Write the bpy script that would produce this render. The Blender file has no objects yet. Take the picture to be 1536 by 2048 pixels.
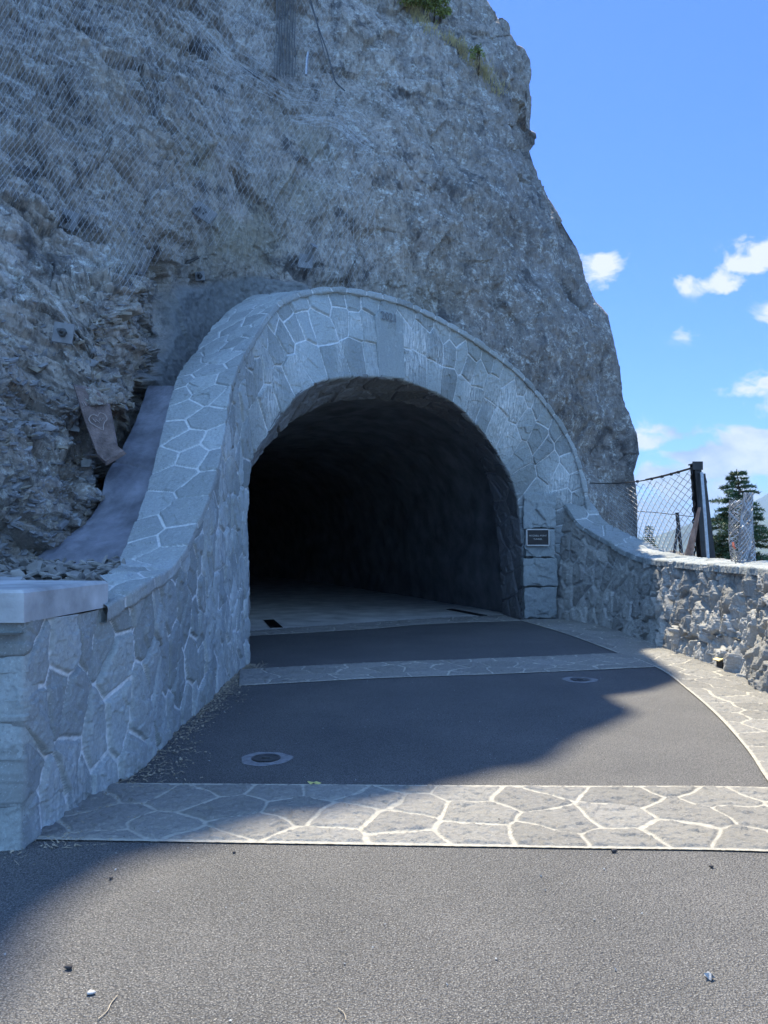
import bpy, math, random
import numpy as np
from mathutils import Vector, Matrix
random.seed(7); RNG=np.random.default_rng(11)
SC=bpy.context.scene; COL=SC.collection
# ------------------------------------------------------------------ camera model
F=1540.0; CX,CY=768.0,1024.0; EYE=1.55
PITCH=math.atan((1090-1024)/F)
CP,SP=math.cos(PITCH),math.sin(PITCH)
def ray(px,py):
    u=(np.asarray(px,float)-CX)/F; v=(CY-np.asarray(py,float))/F
    u,v=np.broadcast_arrays(u,v)
    return np.stack([u, CP-v*SP, SP+v*CP],-1)
def PY(px,py,Y):                     # world point seen at a pixel of the photo, at forward distance Y
    r=ray(px,py); k=np.asarray(Y,float)/r[...,1]
    return r*k[...,None]+np.array([0,0,EYE])
def GZ(px,py,z=0.0):                 # ... on the level z
    r=ray(px,py); k=(z-EYE)/r[...,2]
    return r*k[...,None]+np.array([0,0,EYE])
def PIX(p):
    p=np.asarray(p,float)-np.array([0,0,EYE])
    f=p[...,1]*CP+p[...,2]*SP; v=-p[...,1]*SP+p[...,2]*CP
    return CX+F*p[...,0]/f, CY-F*v/f
cam=bpy.data.cameras.new('camera'); co=bpy.data.objects.new('camera',cam); COL.objects.link(co)
co.location=(0,0,EYE); co.rotation_euler=(math.pi/2+PITCH,0,0)
cam.sensor_fit='VERTICAL'; cam.sensor_height=36; cam.lens=36*F/2048; cam.clip_start=.05; cam.clip_end=40000
SC.camera=co
# ------------------------------------------------------------------ noise
def _h(i,j,k,s):
    i=i.astype(np.uint32);j=j.astype(np.uint32);k=k.astype(np.uint32)
    h=i*np.uint32(374761393)+j*np.uint32(668265263)+k*np.uint32(2147483647)+np.uint32(s*144665)
    h=(h^(h>>np.uint32(13)))*np.uint32(1274126177); h=h^(h>>np.uint32(16)); h=h*np.uint32(2246822519); h=h^(h>>np.uint32(15))
    return h
def _r(h): return (h&np.uint32(0xffff)).astype(np.float32)/65535.
def vnoise(p,s=0):                   # gradient-like value noise in -1..1
    p=np.asarray(p,np.float32); f=np.floor(p); i=f.astype(np.int64); t=p-f; t=t*t*t*(t*(t*6-15)+10)
    out=0
    for a in (0,1):
        wa=t[:,0] if a else 1-t[:,0]
        for b in (0,1):
            wb=t[:,1] if b else 1-t[:,1]
            for c in (0,1):
                wc=t[:,2] if c else 1-t[:,2]
                out=out+_r(_h(i[:,0]+a,i[:,1]+b,i[:,2]+c,s))*wa*wb*wc
    return out*2-1
def fbm(p,o=4,s=0,g=.5,l=2.03):
    p=np.asarray(p,np.float32); a=1.;out=0;n=0
    for k in range(o):
        out=out+a*vnoise(p,s+k*7); n+=a; a*=g; p=p*l+3.7
    return out/n
def worley(p,s=0):                   # F1, F2, per-cell randoms (3), offset to the cell's seed
    p=np.asarray(p,np.float32); f=np.floor(p).astype(np.int64)
    n=len(p); d1=np.full(n,9.,np.float32); d2=np.full(n,9.,np.float32)
    r=np.zeros((n,3),np.float32); off=np.zeros((n,3),np.float32)
    for a in (-1,0,1):
        for b in (-1,0,1):
            for c in (-1,0,1):
                ci=f+np.array([a,b,c]); h=_h(ci[:,0],ci[:,1],ci[:,2],s)
                q=np.stack([_r(h),_r(h>>np.uint32(8)),_r(h>>np.uint32(16))],-1)
                v=p-(ci+q).astype(np.float32); d=np.sqrt((v*v).sum(1))
                m=d<d1
                d2=np.where(m,d1,np.minimum(d2,d)); d1=np.where(m,d,d1)
                r[m]=q[m]; off[m]=v[m]
    return d1,d2,r,off
def facets(p,s=0,tilt=1.):           # angular broken-rock relief, roughly -1..1
    d1,d2,r,o=worley(p,s); g=(np.stack([r[:,1],r[:,2],r[:,0]],-1)*2-1)
    return (r[:,0]-.5)*1.1+tilt*(g*o).sum(1), d2-d1
def sstep(a,b,x):
    t=np.clip((x-a)/(b-a),0,1); return t*t*(3-2*t)
# ------------------------------------------------------------------ materials
def mat(name):
    m=bpy.data.materials.new(name); m.use_nodes=True; nt=m.node_tree
    return m,nt,nt.nodes['Principled BSDF']
class N:                              # tiny node helper
    def __init__(s,nt): s.nt=nt
    def new(s,t,**k):
        n=s.nt.nodes.new(t)
        for a,b in k.items(): setattr(n,a,b)
        return n
    def link(s,a,b): s.nt.links.new(a,b)
    def put(s,sock,v):
        if isinstance(v,bpy.types.NodeSocket): s.link(v,sock)
        elif isinstance(v,(tuple,list)): sock.default_value=tuple(v)+(1,) if len(v)==3 and len(sock.default_value)==4 else tuple(v)
        else: sock.default_value=v
    def obj(s): return s.new('ShaderNodeTexCoord').outputs['Object']
    def vscale(s,v,sc):
        n=s.new('ShaderNodeMapping'); s.link(v,n.inputs[0]); n.inputs['Scale'].default_value=sc; return n.outputs[0]
    def noise(s,v,sc,det=4,rough=.55,dist=0):
        n=s.new('ShaderNodeTexNoise'); s.link(v,n.inputs['Vector']); n.inputs['Scale'].default_value=sc
        n.inputs['Detail'].default_value=det; n.inputs['Roughness'].default_value=rough; n.inputs['Distortion'].default_value=dist
        return n.outputs['Fac']
    def voro(s,v,sc,feature='F1'):
        n=s.new('ShaderNodeTexVoronoi',feature=feature); s.link(v,n.inputs['Vector']); n.inputs['Scale'].default_value=sc; return n
    def ramp(s,x,a,b,lo=0.,hi=1.):
        n=s.new('ShaderNodeMapRange'); s.put(n.inputs[0],x); n.inputs[1].default_value=a; n.inputs[2].default_value=b
        n.inputs[3].default_value=lo; n.inputs[4].default_value=hi; return n.outputs[0]
    def m(s,op,a,b=0.,c=0.,clamp=False):
        n=s.new('ShaderNodeMath',operation=op,use_clamp=clamp); s.put(n.inputs[0],a); s.put(n.inputs[1],b)
        if op in('MULTIPLY_ADD',): s.put(n.inputs[2],c)
        return n.outputs[0]
    def mix(s,f,a,b,mode='MIX'):
        n=s.new('ShaderNodeMix',data_type='RGBA',blend_type=mode); s.put(n.inputs[0],f); s.put(n.inputs[6],a); s.put(n.inputs[7],b); return n.outputs[2]
    def attr(s,name):
        n=s.new('ShaderNodeAttribute'); n.attribute_name=name; return n.outputs['Fac']
    def bump(s,h,st,dist,prev=None):
        n=s.new('ShaderNodeBump'); s.put(n.inputs['Height'],h); n.inputs['Strength'].default_value=st; n.inputs['Distance'].default_value=dist
        if prev is not None: s.link(prev,n.inputs['Normal'])
        return n.outputs[0]
def simple(name,c,rough=.6,metal=0.,var=.15,sc=8,bump=.0):
    m,nt,b=mat(name); n=N(nt); o=n.obj(); f=n.noise(o,sc,5)
    col=n.mix(n.ramp(f,.3,.7),[x*(1-var) for x in c],[min(1,x*(1+var)) for x in c]); n.link(col,b.inputs['Base Color'])
    b.inputs['Roughness'].default_value=rough; b.inputs['Metallic'].default_value=metal
    if bump: n.link(n.bump(n.noise(o,sc*6,5),.6,bump),b.inputs['Normal'])
    return m
def stone_mat(name,base,mortar,tv=.35,warm=.0,rough=.85,bumpd=.006,stain=True):
    m,nt,b=mat(name); n=N(nt); o=n.obj()
    j=n.attr('joint'); t=n.attr('tone')
    big=n.noise(o,1.3,4); fine=n.noise(o,38,6,.7); streak=n.noise(n.vscale(o,(9,9,2.2)),2.,6,.65,.6)
    lo=[x*(1-tv) for x in base]; hi=[x*(1+tv) for x in base]
    c=n.mix(t,lo,hi)
    c=n.mix(n.ramp(big,.35,.7,0,.35),c,[base[0]*1.05+warm,base[1]*1.02+warm*.6,base[2]*.9])
    c=n.mix(n.ramp(fine,.35,.7,0,.55),c,[x*.55 for x in base])
    c=n.mix(n.ramp(n.noise(o,90,4,.7),.58,.75,0,.6),c,[min(.85,x*1.9) for x in base])
    c=n.mix(n.ramp(streak,.55,.8,0,.4),c,[min(.85,x*1.5) for x in base])
    c=n.mix(n.m('MULTIPLY',n.ramp(n.noise(o,26,5,.75,.3),.62,.70),.8),c,[x*.3 for x in base])
    if stain:
        s=n.attr('stain'); w=n.noise(n.vscale(o,(14,14,1.6)),2.4,6,.7,.3)
        s=n.m('MULTIPLY',s,n.ramp(w,.42,.66)); c=n.mix(s,c,(.78,.78,.76))
    mo=n.mix(n.ramp(n.noise(o,30,4),.3,.7),[x*.72 for x in mortar],mortar)
    c=n.mix(j,c,mo); n.link(c,b.inputs['Base Color']); b.inputs['Roughness'].default_value=rough
    b.inputs['Specular IOR Level'].default_value=.3
    h=n.m('ADD',n.m('MULTIPLY',fine,.6),n.noise(n.vscale(o,(1,1,.45)),14,6,.65,.5))
    n.link(n.bump(h,.9,bumpd*2),b.inputs['Normal'])
    return m
# ------------------------------------------------------------------ objects
def props(o,label=None,cat=None,group=None,kind=None):
    if label: o['label']=label
    if cat: o['category']=cat
    if group: o['group']=group
    if kind: o['kind']=kind
    return o
def thing(name,loc,label,cat,group=None):
    o=bpy.data.objects.new(name,None); COL.objects.link(o); o.location=tuple(float(x) for x in loc); o.empty_display_size=.1
    return props(o,label,cat,group)
def link(name,me,m,parent=None):
    if m: me.materials.append(m)
    o=bpy.data.objects.new(name,me); COL.objects.link(o)
    if parent is not None: o.parent=parent
    return o
def base_of(parent):
    b=np.zeros(3)
    while parent is not None:
        b=b+np.array(parent.location); parent=parent.parent
    return b
def grid(name,P,m,parent=None,attrs=None,keep=None,smooth=True,flip=False):
    nu,nv=P.shape[:2]; b=base_of(parent)
    V=(P.reshape(-1,3)-b).astype(np.float32)
    idx=np.arange(nu*nv).reshape(nu,nv)
    q=np.stack([idx[:-1,:-1],idx[1:,:-1],idx[1:,1:],idx[:-1,1:]],-1).reshape(-1,4)
    if flip: q=q[:,::-1]
    if keep is not None: q=q[keep.reshape(-1)]
    q=np.ascontiguousarray(q,dtype=np.int32)
    me=bpy.data.meshes.new(name); me.vertices.add(len(V)); me.vertices.foreach_set('co',V.ravel())
    me.loops.add(q.size); me.loops.foreach_set('vertex_index',q.ravel())
    me.polygons.add(len(q)); me.polygons.foreach_set('loop_start',np.arange(0,q.size,4,dtype=np.int32))
    me.polygons.foreach_set('use_smooth',np.full(len(q),smooth,dtype=bool))
    for k,a in (attrs or {}).items():
        at=me.attributes.new(k,'FLOAT','POINT'); at.data.foreach_set('value',np.ascontiguousarray(a,dtype=np.float32).ravel())
    me.update(calc_edges=True)
    if keep is not None: pass
    return link(name,me,m,parent)
def poly(name,verts,faces,m,parent=None,smooth=False):
    b=base_of(parent); me=bpy.data.meshes.new(name)
    me.from_pydata([tuple(np.asarray(v,float)-b) for v in verts],[],[tuple(int(i) for i in f) for f in faces])
    if smooth: me.polygons.foreach_set('use_smooth',[True]*len(me.polygons))
    me.update(); return link(name,me,m,parent)
class MB:
    def __init__(s): s.v=[];s.f=[]
    def add(s,V,Fs):
        k=len(s.v); s.v+= [np.asarray(v,float) for v in V]; s.f+=[[i+k for i in f] for f in Fs]
    def box(s,c,sz,R=None,bev=0.):
        c=np.asarray(c,float); h=np.asarray(sz,float)/2
        R=np.eye(3) if R is None else np.asarray(R)
        if bev<=0:
            V=[c+R@(h*np.array(d)) for d in [(-1,-1,-1),(1,-1,-1),(1,1,-1),(-1,1,-1),(-1,-1,1),(1,-1,1),(1,1,1),(-1,1,1)]]
            s.add(V,[(0,3,2,1),(4,5,6,7),(0,1,5,4),(1,2,6,5),(2,3,7,6),(3,0,4,7)]); return
        V=[];g={}
        for sx in(-1,1):
            for sy in(-1,1):
                for sz_ in(-1,1):
                    for a in range(3):
                        d=np.array([sx,sy,sz_],float)*(h-bev); d[a]+=bev*(sx,sy,sz_)[a]
                        g[(sx,sy,sz_,a)]=len(V); V.append(c+R@d)
        Fs=[]
        for a in range(3):
            o1,o2=[x for x in range(3) if x!=a]
            for sg in(-1,1):
                q=[]
                for u,v in((-1,-1),(1,-1),(1,1),(-1,1)):
                    t=[0,0,0];t[a]=sg;t[o1]=u;t[o2]=v;q.append(g[(t[0],t[1],t[2],a)])
                Fs.append(q)
            for u in(-1,1):
                for v in(-1,1):
                    t=[0,0,0];t[o1]=u;t[o2]=v;t[a]=-1;t2=list(t);t2[a]=1
                    Fs.append([g[(*t,o1)],g[(*t2,o1)],g[(*t2,o2)],g[(*t,o2)]])
        for sx in(-1,1):
            for sy in(-1,1):
                for sz_ in(-1,1): Fs.append([g[(sx,sy,sz_,a)] for a in range(3)])
        s.add(V,Fs)
    def tube(s,pts,r,n=6,cap=True):
        pts=[np.asarray(p,float) for p in pts]; r=[r]*len(pts) if np.isscalar(r) else r
        V=[];Fs=[]; up0=None
        for i,p in enumerate(pts):
            d=pts[min(i+1,len(pts)-1)]-pts[max(i-1,0)]; d=d/(np.linalg.norm(d)+1e-9)
            a=np.array([0,0,1.]) if abs(d[2])<.9 else np.array([1.,0,0])
            if up0 is not None: a=up0
            x=np.cross(a,d); x/=np.linalg.norm(x)+1e-9; y=np.cross(d,x); up0=y
            for k in range(n):
                t=2*math.pi*k/n; V.append(p+r[i]*(math.cos(t)*x+math.sin(t)*y))
        for i in range(len(pts)-1):
            for k in range(n): Fs.append((i*n+k,i*n+(k+1)%n,(i+1)*n+(k+1)%n,(i+1)*n+k))
        if cap: Fs.append(tuple(range(n-1,-1,-1))); Fs.append(tuple((len(pts)-1)*n+k for k in range(n)))
        s.add(V,Fs)
    def build(s,name,m,parent=None,smooth=False): return poly(name,s.v,s.f,m,parent,smooth)
def curve_interp(ts,pts,t):           # smooth (Catmull-like via cumulative cubic) interpolation of 3-D control points
    pts=np.asarray(pts,float); ts=np.asarray(ts,float)
    m=np.gradient(pts,ts,axis=0)
    i=np.clip(np.searchsorted(ts,t,side='right')-1,0,len(ts)-2); h=(ts[i+1]-ts[i])[:,None]; u=((t-ts[i]))[:,None]/h
    return (2*u**3-3*u**2+1)*pts[i]+(u**3-2*u**2+u)*h*m[i]+(-2*u**3+3*u**2)*pts[i+1]+(u**3-u**2)*h*m[i+1]
def resample(pts,n):
    pts=np.asarray(pts,float); d=np.r_[0,np.cumsum(np.linalg.norm(np.diff(pts,axis=0),axis=1))]
    return curve_interp(d,pts,np.linspace(0,d[-1],n))
def normals(P):
    du=np.gradient(P,axis=0); dv=np.gradient(P,axis=1); n=np.cross(du,dv); return n/(np.linalg.norm(n,axis=2,keepdims=True)+1e-9)
def pick_seeds(P,r,scale=(1,1,1),mask=None,start=None,tries=6000,rfun=None):
    V=P.reshape(-1,3); ok=np.arange(len(V)) if mask is None else np.nonzero(mask.reshape(-1))[0]
    c=RNG.choice(ok,min(tries,len(ok)),replace=False); sc=np.array(scale)
    S=[] if start is None else [s for s in start]
    for i in c:
        p=V[i]; rr=r if rfun is None else rfun(p)
        if S:
            d=(np.asarray(S)-p)*sc
            if (d*d).sum(1).min()<rr*rr: continue
        S.append(p)
    return np.asarray(S)
def cells(V,S,scale=(1,1,1),warp=.02,wsc=3.):
    sc=np.array(scale); n=len(V); Q=V*1.0
    if warp: Q=Q+warp*np.stack([vnoise(V*wsc,5),vnoise(V*wsc,6),vnoise(V*wsc,8)],-1)
    Q=Q*sc; T=S*sc; out=np.zeros(n); cid=np.zeros(n,int)
    K=min(5,len(S))
    for a in range(0,n,20000):
        q=Q[a:a+20000]; D=((q[:,None,:]-T[None])**2).sum(2)
        ix=np.argpartition(D,K-1,axis=1)[:,:K]; dd=np.take_along_axis(D,ix,1); od=np.argsort(dd,1)
        ix=np.take_along_axis(ix,od,1); dd=np.take_along_axis(dd,od,1)
        e=np.full(len(q),9.)
        for k in range(1,K):
            L=np.sqrt(((T[ix[:,k]]-T[ix[:,0]])**2).sum(1))+1e-9
            e=np.minimum(e,(dd[:,k]-dd[:,0])/(2*L))
        out[a:a+20000]=e; cid[a:a+20000]=ix[:,0]
    return out,cid
def masonry(name,P,S,m,parent=None,sign=1,jw=.014,soft=.02,depth=.022,bulge=.02,tilt=.03,rough=.012,scale=(1,1,1),
            rsc=5.,stain=None,edge=0.,warp=.02,fine=.003,amp=None,jointcol=1.,keep=None,flip=False,wsc=3.,dome=.5):
    nu,nv=P.shape[:2]; V=P.reshape(-1,3); Nn=normals(P).reshape(-1,3)*sign
    e,cid=cells(V,S,scale,warp,wsc)
    if edge:
        w=np.linalg.norm(P-P[:,:1],axis=2); w2=np.linalg.norm(P-P[:,-1:],axis=2)
        e=np.minimum(e,np.maximum(np.minimum(w,w2).reshape(-1)-edge,0))
    rnd=RNG.random((len(S),5)); g=(rnd[:,1:4]*2-1)
    k=sstep(jw,jw+soft,e)
    rel=V-S[cid]; rel=rel-(rel*Nn).sum(1)[:,None]*Nn
    f1,_=facets(V*rsc,3); f2,_=facets(V*rsc*2.7+9,4)
    a=1. if amp is None else amp.reshape(-1)
    h=(np.minimum(e,.12)/.12)**dome*bulge + (g[cid]*rel).sum(1)*tilt*2+ (f1*rough+f2*rough*.45)+(rnd[cid,4]-.5)*tilt*.5
    d=-depth*(1-k)*(1. if amp is None else np.interp(a,[1,2.5],[.28,1.5]))+k*h*a+fine*vnoise(V*60,12)
    jt=(1-sstep(jw*.7,jw*1.15,e+.004*vnoise(V*25,21)+jw*.45*vnoise(V*2.1,22)))*jointcol
    at={'joint':jt,'tone':rnd[cid,0],'stain':np.zeros(len(V)) if stain is None else stain.reshape(-1)}
    return grid(name,(V+Nn*d[:,None]).reshape(nu,nv,3),m,parent,at,keep=keep,flip=flip)
def ruled(A,B,nv,ease=None):
    t=np.linspace(0,1,nv)[None,:,None]; return A[:,None]*(1-t)+B[:,None]*t
def text_mesh(name,body,size,ext,m,parent,loc,R,font_shear=0):
    cu=bpy.data.curves.new('t','FONT'); cu.body=body; cu.size=size; cu.extrude=ext; cu.align_x='CENTER'; cu.align_y='CENTER'; cu.resolution_u=3
    ob=bpy.data.objects.new('t',cu); COL.objects.link(ob); dg=bpy.context.evaluated_depsgraph_get()
    me=bpy.data.meshes.new_from_object(ob.evaluated_get(dg)); COL.objects.unlink(ob); bpy.data.objects.remove(ob)
    M=Matrix([list(R[0])+[0],list(R[1])+[0],list(R[2])+[0],[0,0,0,1]]); me.transform(M)
    b=base_of(parent); me.transform(Matrix.Translation(Vector(tuple(np.asarray(loc)-b)))); me.name=name
    me.materials.clear(); return link(name,me,m,parent)
def frame(x,up):                       # rotation with local x, y(up-ish), z = x cross y as columns
    x=np.asarray(x,float);x/=np.linalg.norm(x); up=np.asarray(up,float); y=up-(up@x)*x; y/=np.linalg.norm(y); z=np.cross(x,y)
    return np.stack([x,y,z],1)
#@@MATERIALS
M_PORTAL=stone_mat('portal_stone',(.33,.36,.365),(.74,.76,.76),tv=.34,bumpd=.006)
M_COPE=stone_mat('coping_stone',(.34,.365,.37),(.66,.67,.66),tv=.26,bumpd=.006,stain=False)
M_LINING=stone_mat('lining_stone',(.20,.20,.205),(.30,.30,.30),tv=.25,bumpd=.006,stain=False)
M_RUBBLE=stone_mat('basalt_rubble',(.30,.295,.28),(.36,.35,.33),tv=.3,bumpd=.016,stain=False,rough=.95)
M_PAVE=stone_mat('paving_stone',(.27,.262,.245),(.52,.49,.42),tv=.18,bumpd=.013,stain=False)
def asphalt():
    m,nt,b=mat('asphalt'); n=N(nt); o=n.obj()
    v=n.voro(o,120); sp=n.ramp(n.noise(o,100,4,.7),.54,.66)
    c=n.mix(n.ramp(n.noise(o,.9,6,.65),.32,.68),(.082,.083,.083),(.155,.151,.146))
    c=n.mix(n.m('MULTIPLY',sp,.75),c,(.42,.41,.385)); c=n.mix(n.ramp(v.outputs['Distance'],.25,.7,0,.75),c,(.02,.02,.022))
    c=n.mix(n.ramp(n.noise(o,150,2),.60,.68,0,.7),c,(.42,.41,.38))
    n.link(c,b.inputs['Base Color']); b.inputs['Roughness'].default_value=.62; b.inputs['Specular IOR Level'].default_value=.5
    h=n.m('ADD',n.m('MULTIPLY',v.outputs['Distance'],-1.),n.m('MULTIPLY',n.noise(o,60,4,.6),1.))
    n.link(n.bump(h,.9,.008),b.inputs['Normal']); return m
M_ASPH=asphalt()
M_CONC=simple('concrete',(.37,.38,.385),.8,0,.4,3.2,.012)
M_APRON=simple('apron_concrete',(.18,.185,.215),.85,0,.4,3.5,.02)
M_FLOOR=simple('floor_concrete',(.50,.49,.47),.75,0,.3,1.8,.002)
M_STEEL=simple('dark_steel',(.035,.034,.036),.5,.4,.4,6,.001)
M_GALV=simple('galvanised_steel',(.42,.43,.45),.45,.7,.2,20,.0)
M_NETW=simple('netting_wire',(.45,.455,.465),.5,.3,.2,20,.0)
M_PLATE=simple('anchor_plate',(.24,.24,.245),.6,.3,.2,9,.001)
M_RUST=simple('rusty_net',(.30,.20,.16),.7,.2,.3,9,0)
M_IRON=simple('cast_iron',(.10,.10,.10),.55,.5,.3,30,.001)
M_BRONZE=simple('plaque_bronze',(.022,.022,.024),.35,.5,.3,9,0)
M_RIM=simple('plaque_rim',(.40,.40,.39),.4,.5,.1,9,0)
M_LET=simple('plaque_letter',(.42,.42,.40),.4,.5,.1,9,0)
M_KEYST=stone_mat('keystone_stone',(.42,.46,.47),(.6,.6,.6),tv=.25,stain=False,bumpd=.012)
M_ENG=simple('engraving',(.17,.175,.185),.9,0,.2,30,0)
M_BARK=simple('bark',(.10,.075,.055),.9,0,.3,20,.004)
M_NEEDLE=simple('fir_needles',(.045,.09,.035),.6,0,.5,3,0)
M_LEAF=simple('yellow_green_leaves',(.20,.24,.06),.55,0,.45,9,0)
M_GRASS=simple('dry_grass',(.40,.34,.17),.8,0,.3,9,0)
M_TWIG=simple('dry_twig',(.34,.29,.22),.8,0,.3,30,0)
M_PEB=simple('pebble_stone',(.05,.045,.045),.8,0,.3,30,.003)
M_GRAVEL=simple('flaky_gravel',(.21,.20,.185),.9,0,.55,4,.006)
M_RED=simple('reddish_rock',(.19,.145,.135),.9,0,.5,7,.03)
M_SCR=simple('scratch',(.36,.30,.28),.9,0,.2,30,0)
M_DIRT=simple('earth',(.13,.12,.10),.95,0,.4,3,.01)
M_ORANGE=simple('orange_tape',(.55,.13,.07),.7,0,.2,9,0)
def cliff_mat():
    m,nt,b=mat('cliff_rock'); n=N(nt); o=n.obj()
    st=n.vscale(o,(1,1,.42))
    big=n.noise(o,.55,5); mid=n.noise(st,2.6,8,.65,.5); fin=n.noise(n.vscale(o,(1,1,.3)),14,7,.75,.5); vf=n.noise(o,55,4,.7)
    c=n.mix(n.ramp(mid,.3,.7),(.235,.205,.18),(.52,.465,.415))
    c=n.mix(n.ramp(big,.42,.6,0,.6),c,(.33,.285,.235))
    c=n.mix(n.ramp(n.noise(n.vscale(o,(1.4,1.4,.16)),1.6,5,.6,.3),.5,.66,0,.5),c,(.11,.11,.115))
    c=n.mix(n.attr('tan'),c,n.mix(n.ramp(fin,.3,.7),(.24,.215,.155),(.42,.385,.29)))
    c=n.mix(n.attr('brown'),c,n.mix(n.ramp(fin,.3,.7),(.13,.11,.10),(.30,.265,.225)))
    c=n.mix(n.ramp(fin,.47,.66,0,.7),c,(.06,.06,.065))
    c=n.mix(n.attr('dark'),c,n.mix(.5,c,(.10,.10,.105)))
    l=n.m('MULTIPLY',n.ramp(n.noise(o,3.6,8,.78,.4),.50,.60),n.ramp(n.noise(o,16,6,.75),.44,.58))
    c=n.mix(n.m('MULTIPLY',l,n.attr('lichen')),c,(.62,.63,.60))  # pale tone of the lichen and of the painted glare
    l2=n.ramp(n.noise(n.vscale(o,(1,1,.5)),34,5,.78),.57,.68)
    c=n.mix(n.m('MULTIPLY',l2,.6),c,(.60,.60,.57))
    c=n.mix(n.m('MULTIPLY',n.ramp(n.noise(o,1.25,7,.72,.4),.55,.63),.8),c,(.07,.07,.075))
    c=n.mix(n.attr('shot'),c,n.mix(n.ramp(n.noise(o,9,6,.7),.3,.7),(.15,.155,.155),(.27,.275,.27)))
    n.link(c,b.inputs['Base Color']); b.inputs['Roughness'].default_value=.92; b.inputs['Specular IOR Level'].default_value=.25
    h=n.m('ADD',n.m('MULTIPLY',fin,1.1),n.m('ADD',n.m('MULTIPLY',vf,.35),n.m('MULTIPLY',n.noise(st,30,6,.7),.6)))
    n.link(n.bump(h,.75,.022),b.inputs['Normal']); return m
M_CLIFF=cliff_mat()
M_VAULT=simple('tunnel_rock',(.17,.17,.17),.95,0,.4,2,.03)
# ------------------------------------------------------------------ light
SUN_EL,SUN_AZ=math.radians(62.5),math.radians(8)     # azimuth to the left of the view
SD=np.array([-math.sin(SUN_AZ)*math.cos(SUN_EL),math.cos(SUN_AZ)*math.cos(SUN_EL),math.sin(SUN_EL)])
sl=bpy.data.lights.new('sun','SUN'); sl.energy=3.1; sl.angle=math.radians(.53); sl.color=(1,.90,.71)
so=bpy.data.objects.new('sun',sl); COL.objects.link(so); so.rotation_euler=Vector(tuple(SD)).to_track_quat('Z','Y').to_euler()
W=bpy.data.worlds.new('World'); SC.world=W; W.use_nodes=True; wn=W.node_tree; n=N(wn)
bg=wn.nodes['Background']; sky=n.new('ShaderNodeTexSky',sky_type='NISHITA'); sky.sun_disc=False
sky.sun_elevation=SUN_EL; sky.sun_rotation=-SUN_AZ; sky.altitude=100; sky.air_density=1.0; sky.dust_density=.2; sky.ozone_density=6.
tc=n.new('ShaderNodeTexCoord').outputs['Generated']; sp=n.new('ShaderNodeSeparateXYZ'); n.link(tc,sp.inputs[0])
yy=n.m('MAXIMUM',sp.outputs[1],.02); U=n.m('DIVIDE',sp.outputs[0],yy); Vv=n.m('DIVIDE',sp.outputs[2],yy)
front=n.ramp(sp.outputs[1],.05,.2)
cb=n.new('ShaderNodeCombineXYZ'); n.link(U,cb.inputs[0]); n.link(Vv,cb.inputs[1])
nz=n.new('ShaderNodeTexNoise'); n.link(n.vscale(cb.outputs[0],(1,1.5,1)),nz.inputs[0]); nz.inputs['Scale'].default_value=14; nz.inputs['Detail'].default_value=9; nz.inputs['Roughness'].default_value=.62; nz.inputs['Distortion'].default_value=.35
nzl=n.noise(n.vscale(cb.outputs[0],(1,1.6,1)),7,5,.6)
CL=[(1208,520,40,26,1.),(1222,555,48,30,.5),(1240,598,18,8,.3),(1445,568,52,26,1.),(1370,566,26,22,.45),(1500,528,60,26,.9),(1540,505,60,35,1.),(1368,665,40,22,.25),
    (1330,868,62,24,.9),(1290,885,40,18,.6),(1500,783,55,18,.7),(1535,765,40,25,.7),(1490,862,48,26,.8),(1440,925,105,40,1.3),(1540,905,110,55,1.4),(1325,960,70,35,1.2),(1300,1030,90,60,1.2),(1480,985,120,60,.9),(1380,1060,120,40,.6),(1600,650,70,40,1),(1750,560,120,50,1),(1700,880,200,90,1.3)]
acc=None
for px,py,rx,ry,a in CL:
    r=ray(px,py); u0,v0=r[0]/r[1],r[2]/r[1]
    du=n.m('DIVIDE',n.m('SUBTRACT',U,float(u0)),rx/F); dv=n.m('DIVIDE',n.m('SUBTRACT',Vv,float(v0)),ry/F)
    d=n.m('ADD',n.m('MULTIPLY',du,du),n.m('MULTIPLY',dv,dv)); e=n.m('MULTIPLY',n.m('POWER',2.718,n.m('MULTIPLY',d,-1.)),a)
    acc=e if acc is None else n.m('MAXIMUM',acc,e)
dens=n.m('ADD',n.m('MULTIPLY',acc,.95),n.m('MULTIPLY',n.m('SUBTRACT',nz.outputs['Fac'],.5),2.9))
mask=n.m('MULTIPLY',n.m('MULTIPLY',n.ramp(dens,.25,.66),n.ramp(acc,.02,.2)),front)
# bright bluish cloud, unseen, added behind the camera to fill the shade
nb=n.noise(tc,2.2,7,.6); mb=n.m('MULTIPLY',n.m('MULTIPLY',n.ramp(nb,.47,.62),n.ramp(sp.outputs[1],.05,-.2)),n.ramp(sp.outputs[2],.02,.2))
shade=n.ramp(n.m('ADD',nzl,n.m('MULTIPLY',Vv,.9)),.50,.68)
cc=n.mix(shade,(1.15,1.5,2.0),(2.35,2.5,2.6))
skyc=n.mix(1.,sky.outputs[0],(.225,.35,.60),'MULTIPLY')
skyc=n.mix(n.m('MULTIPLY',mb,.85),skyc,(3.9,6.9,10.8)); n.link(n.mix(mask,skyc,cc),bg.inputs[0]); bg.inputs[1].default_value=.12
SC.view_settings.view_transform='Standard'; SC.view_settings.look='None'; SC.view_settings.exposure=1.68; SC.view_settings.gamma=1
SC.render.engine='CYCLES'; SC.cycles.use_denoising=True; SC.cycles.max_bounces=7; SC.cycles.diffuse_bounces=4
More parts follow.
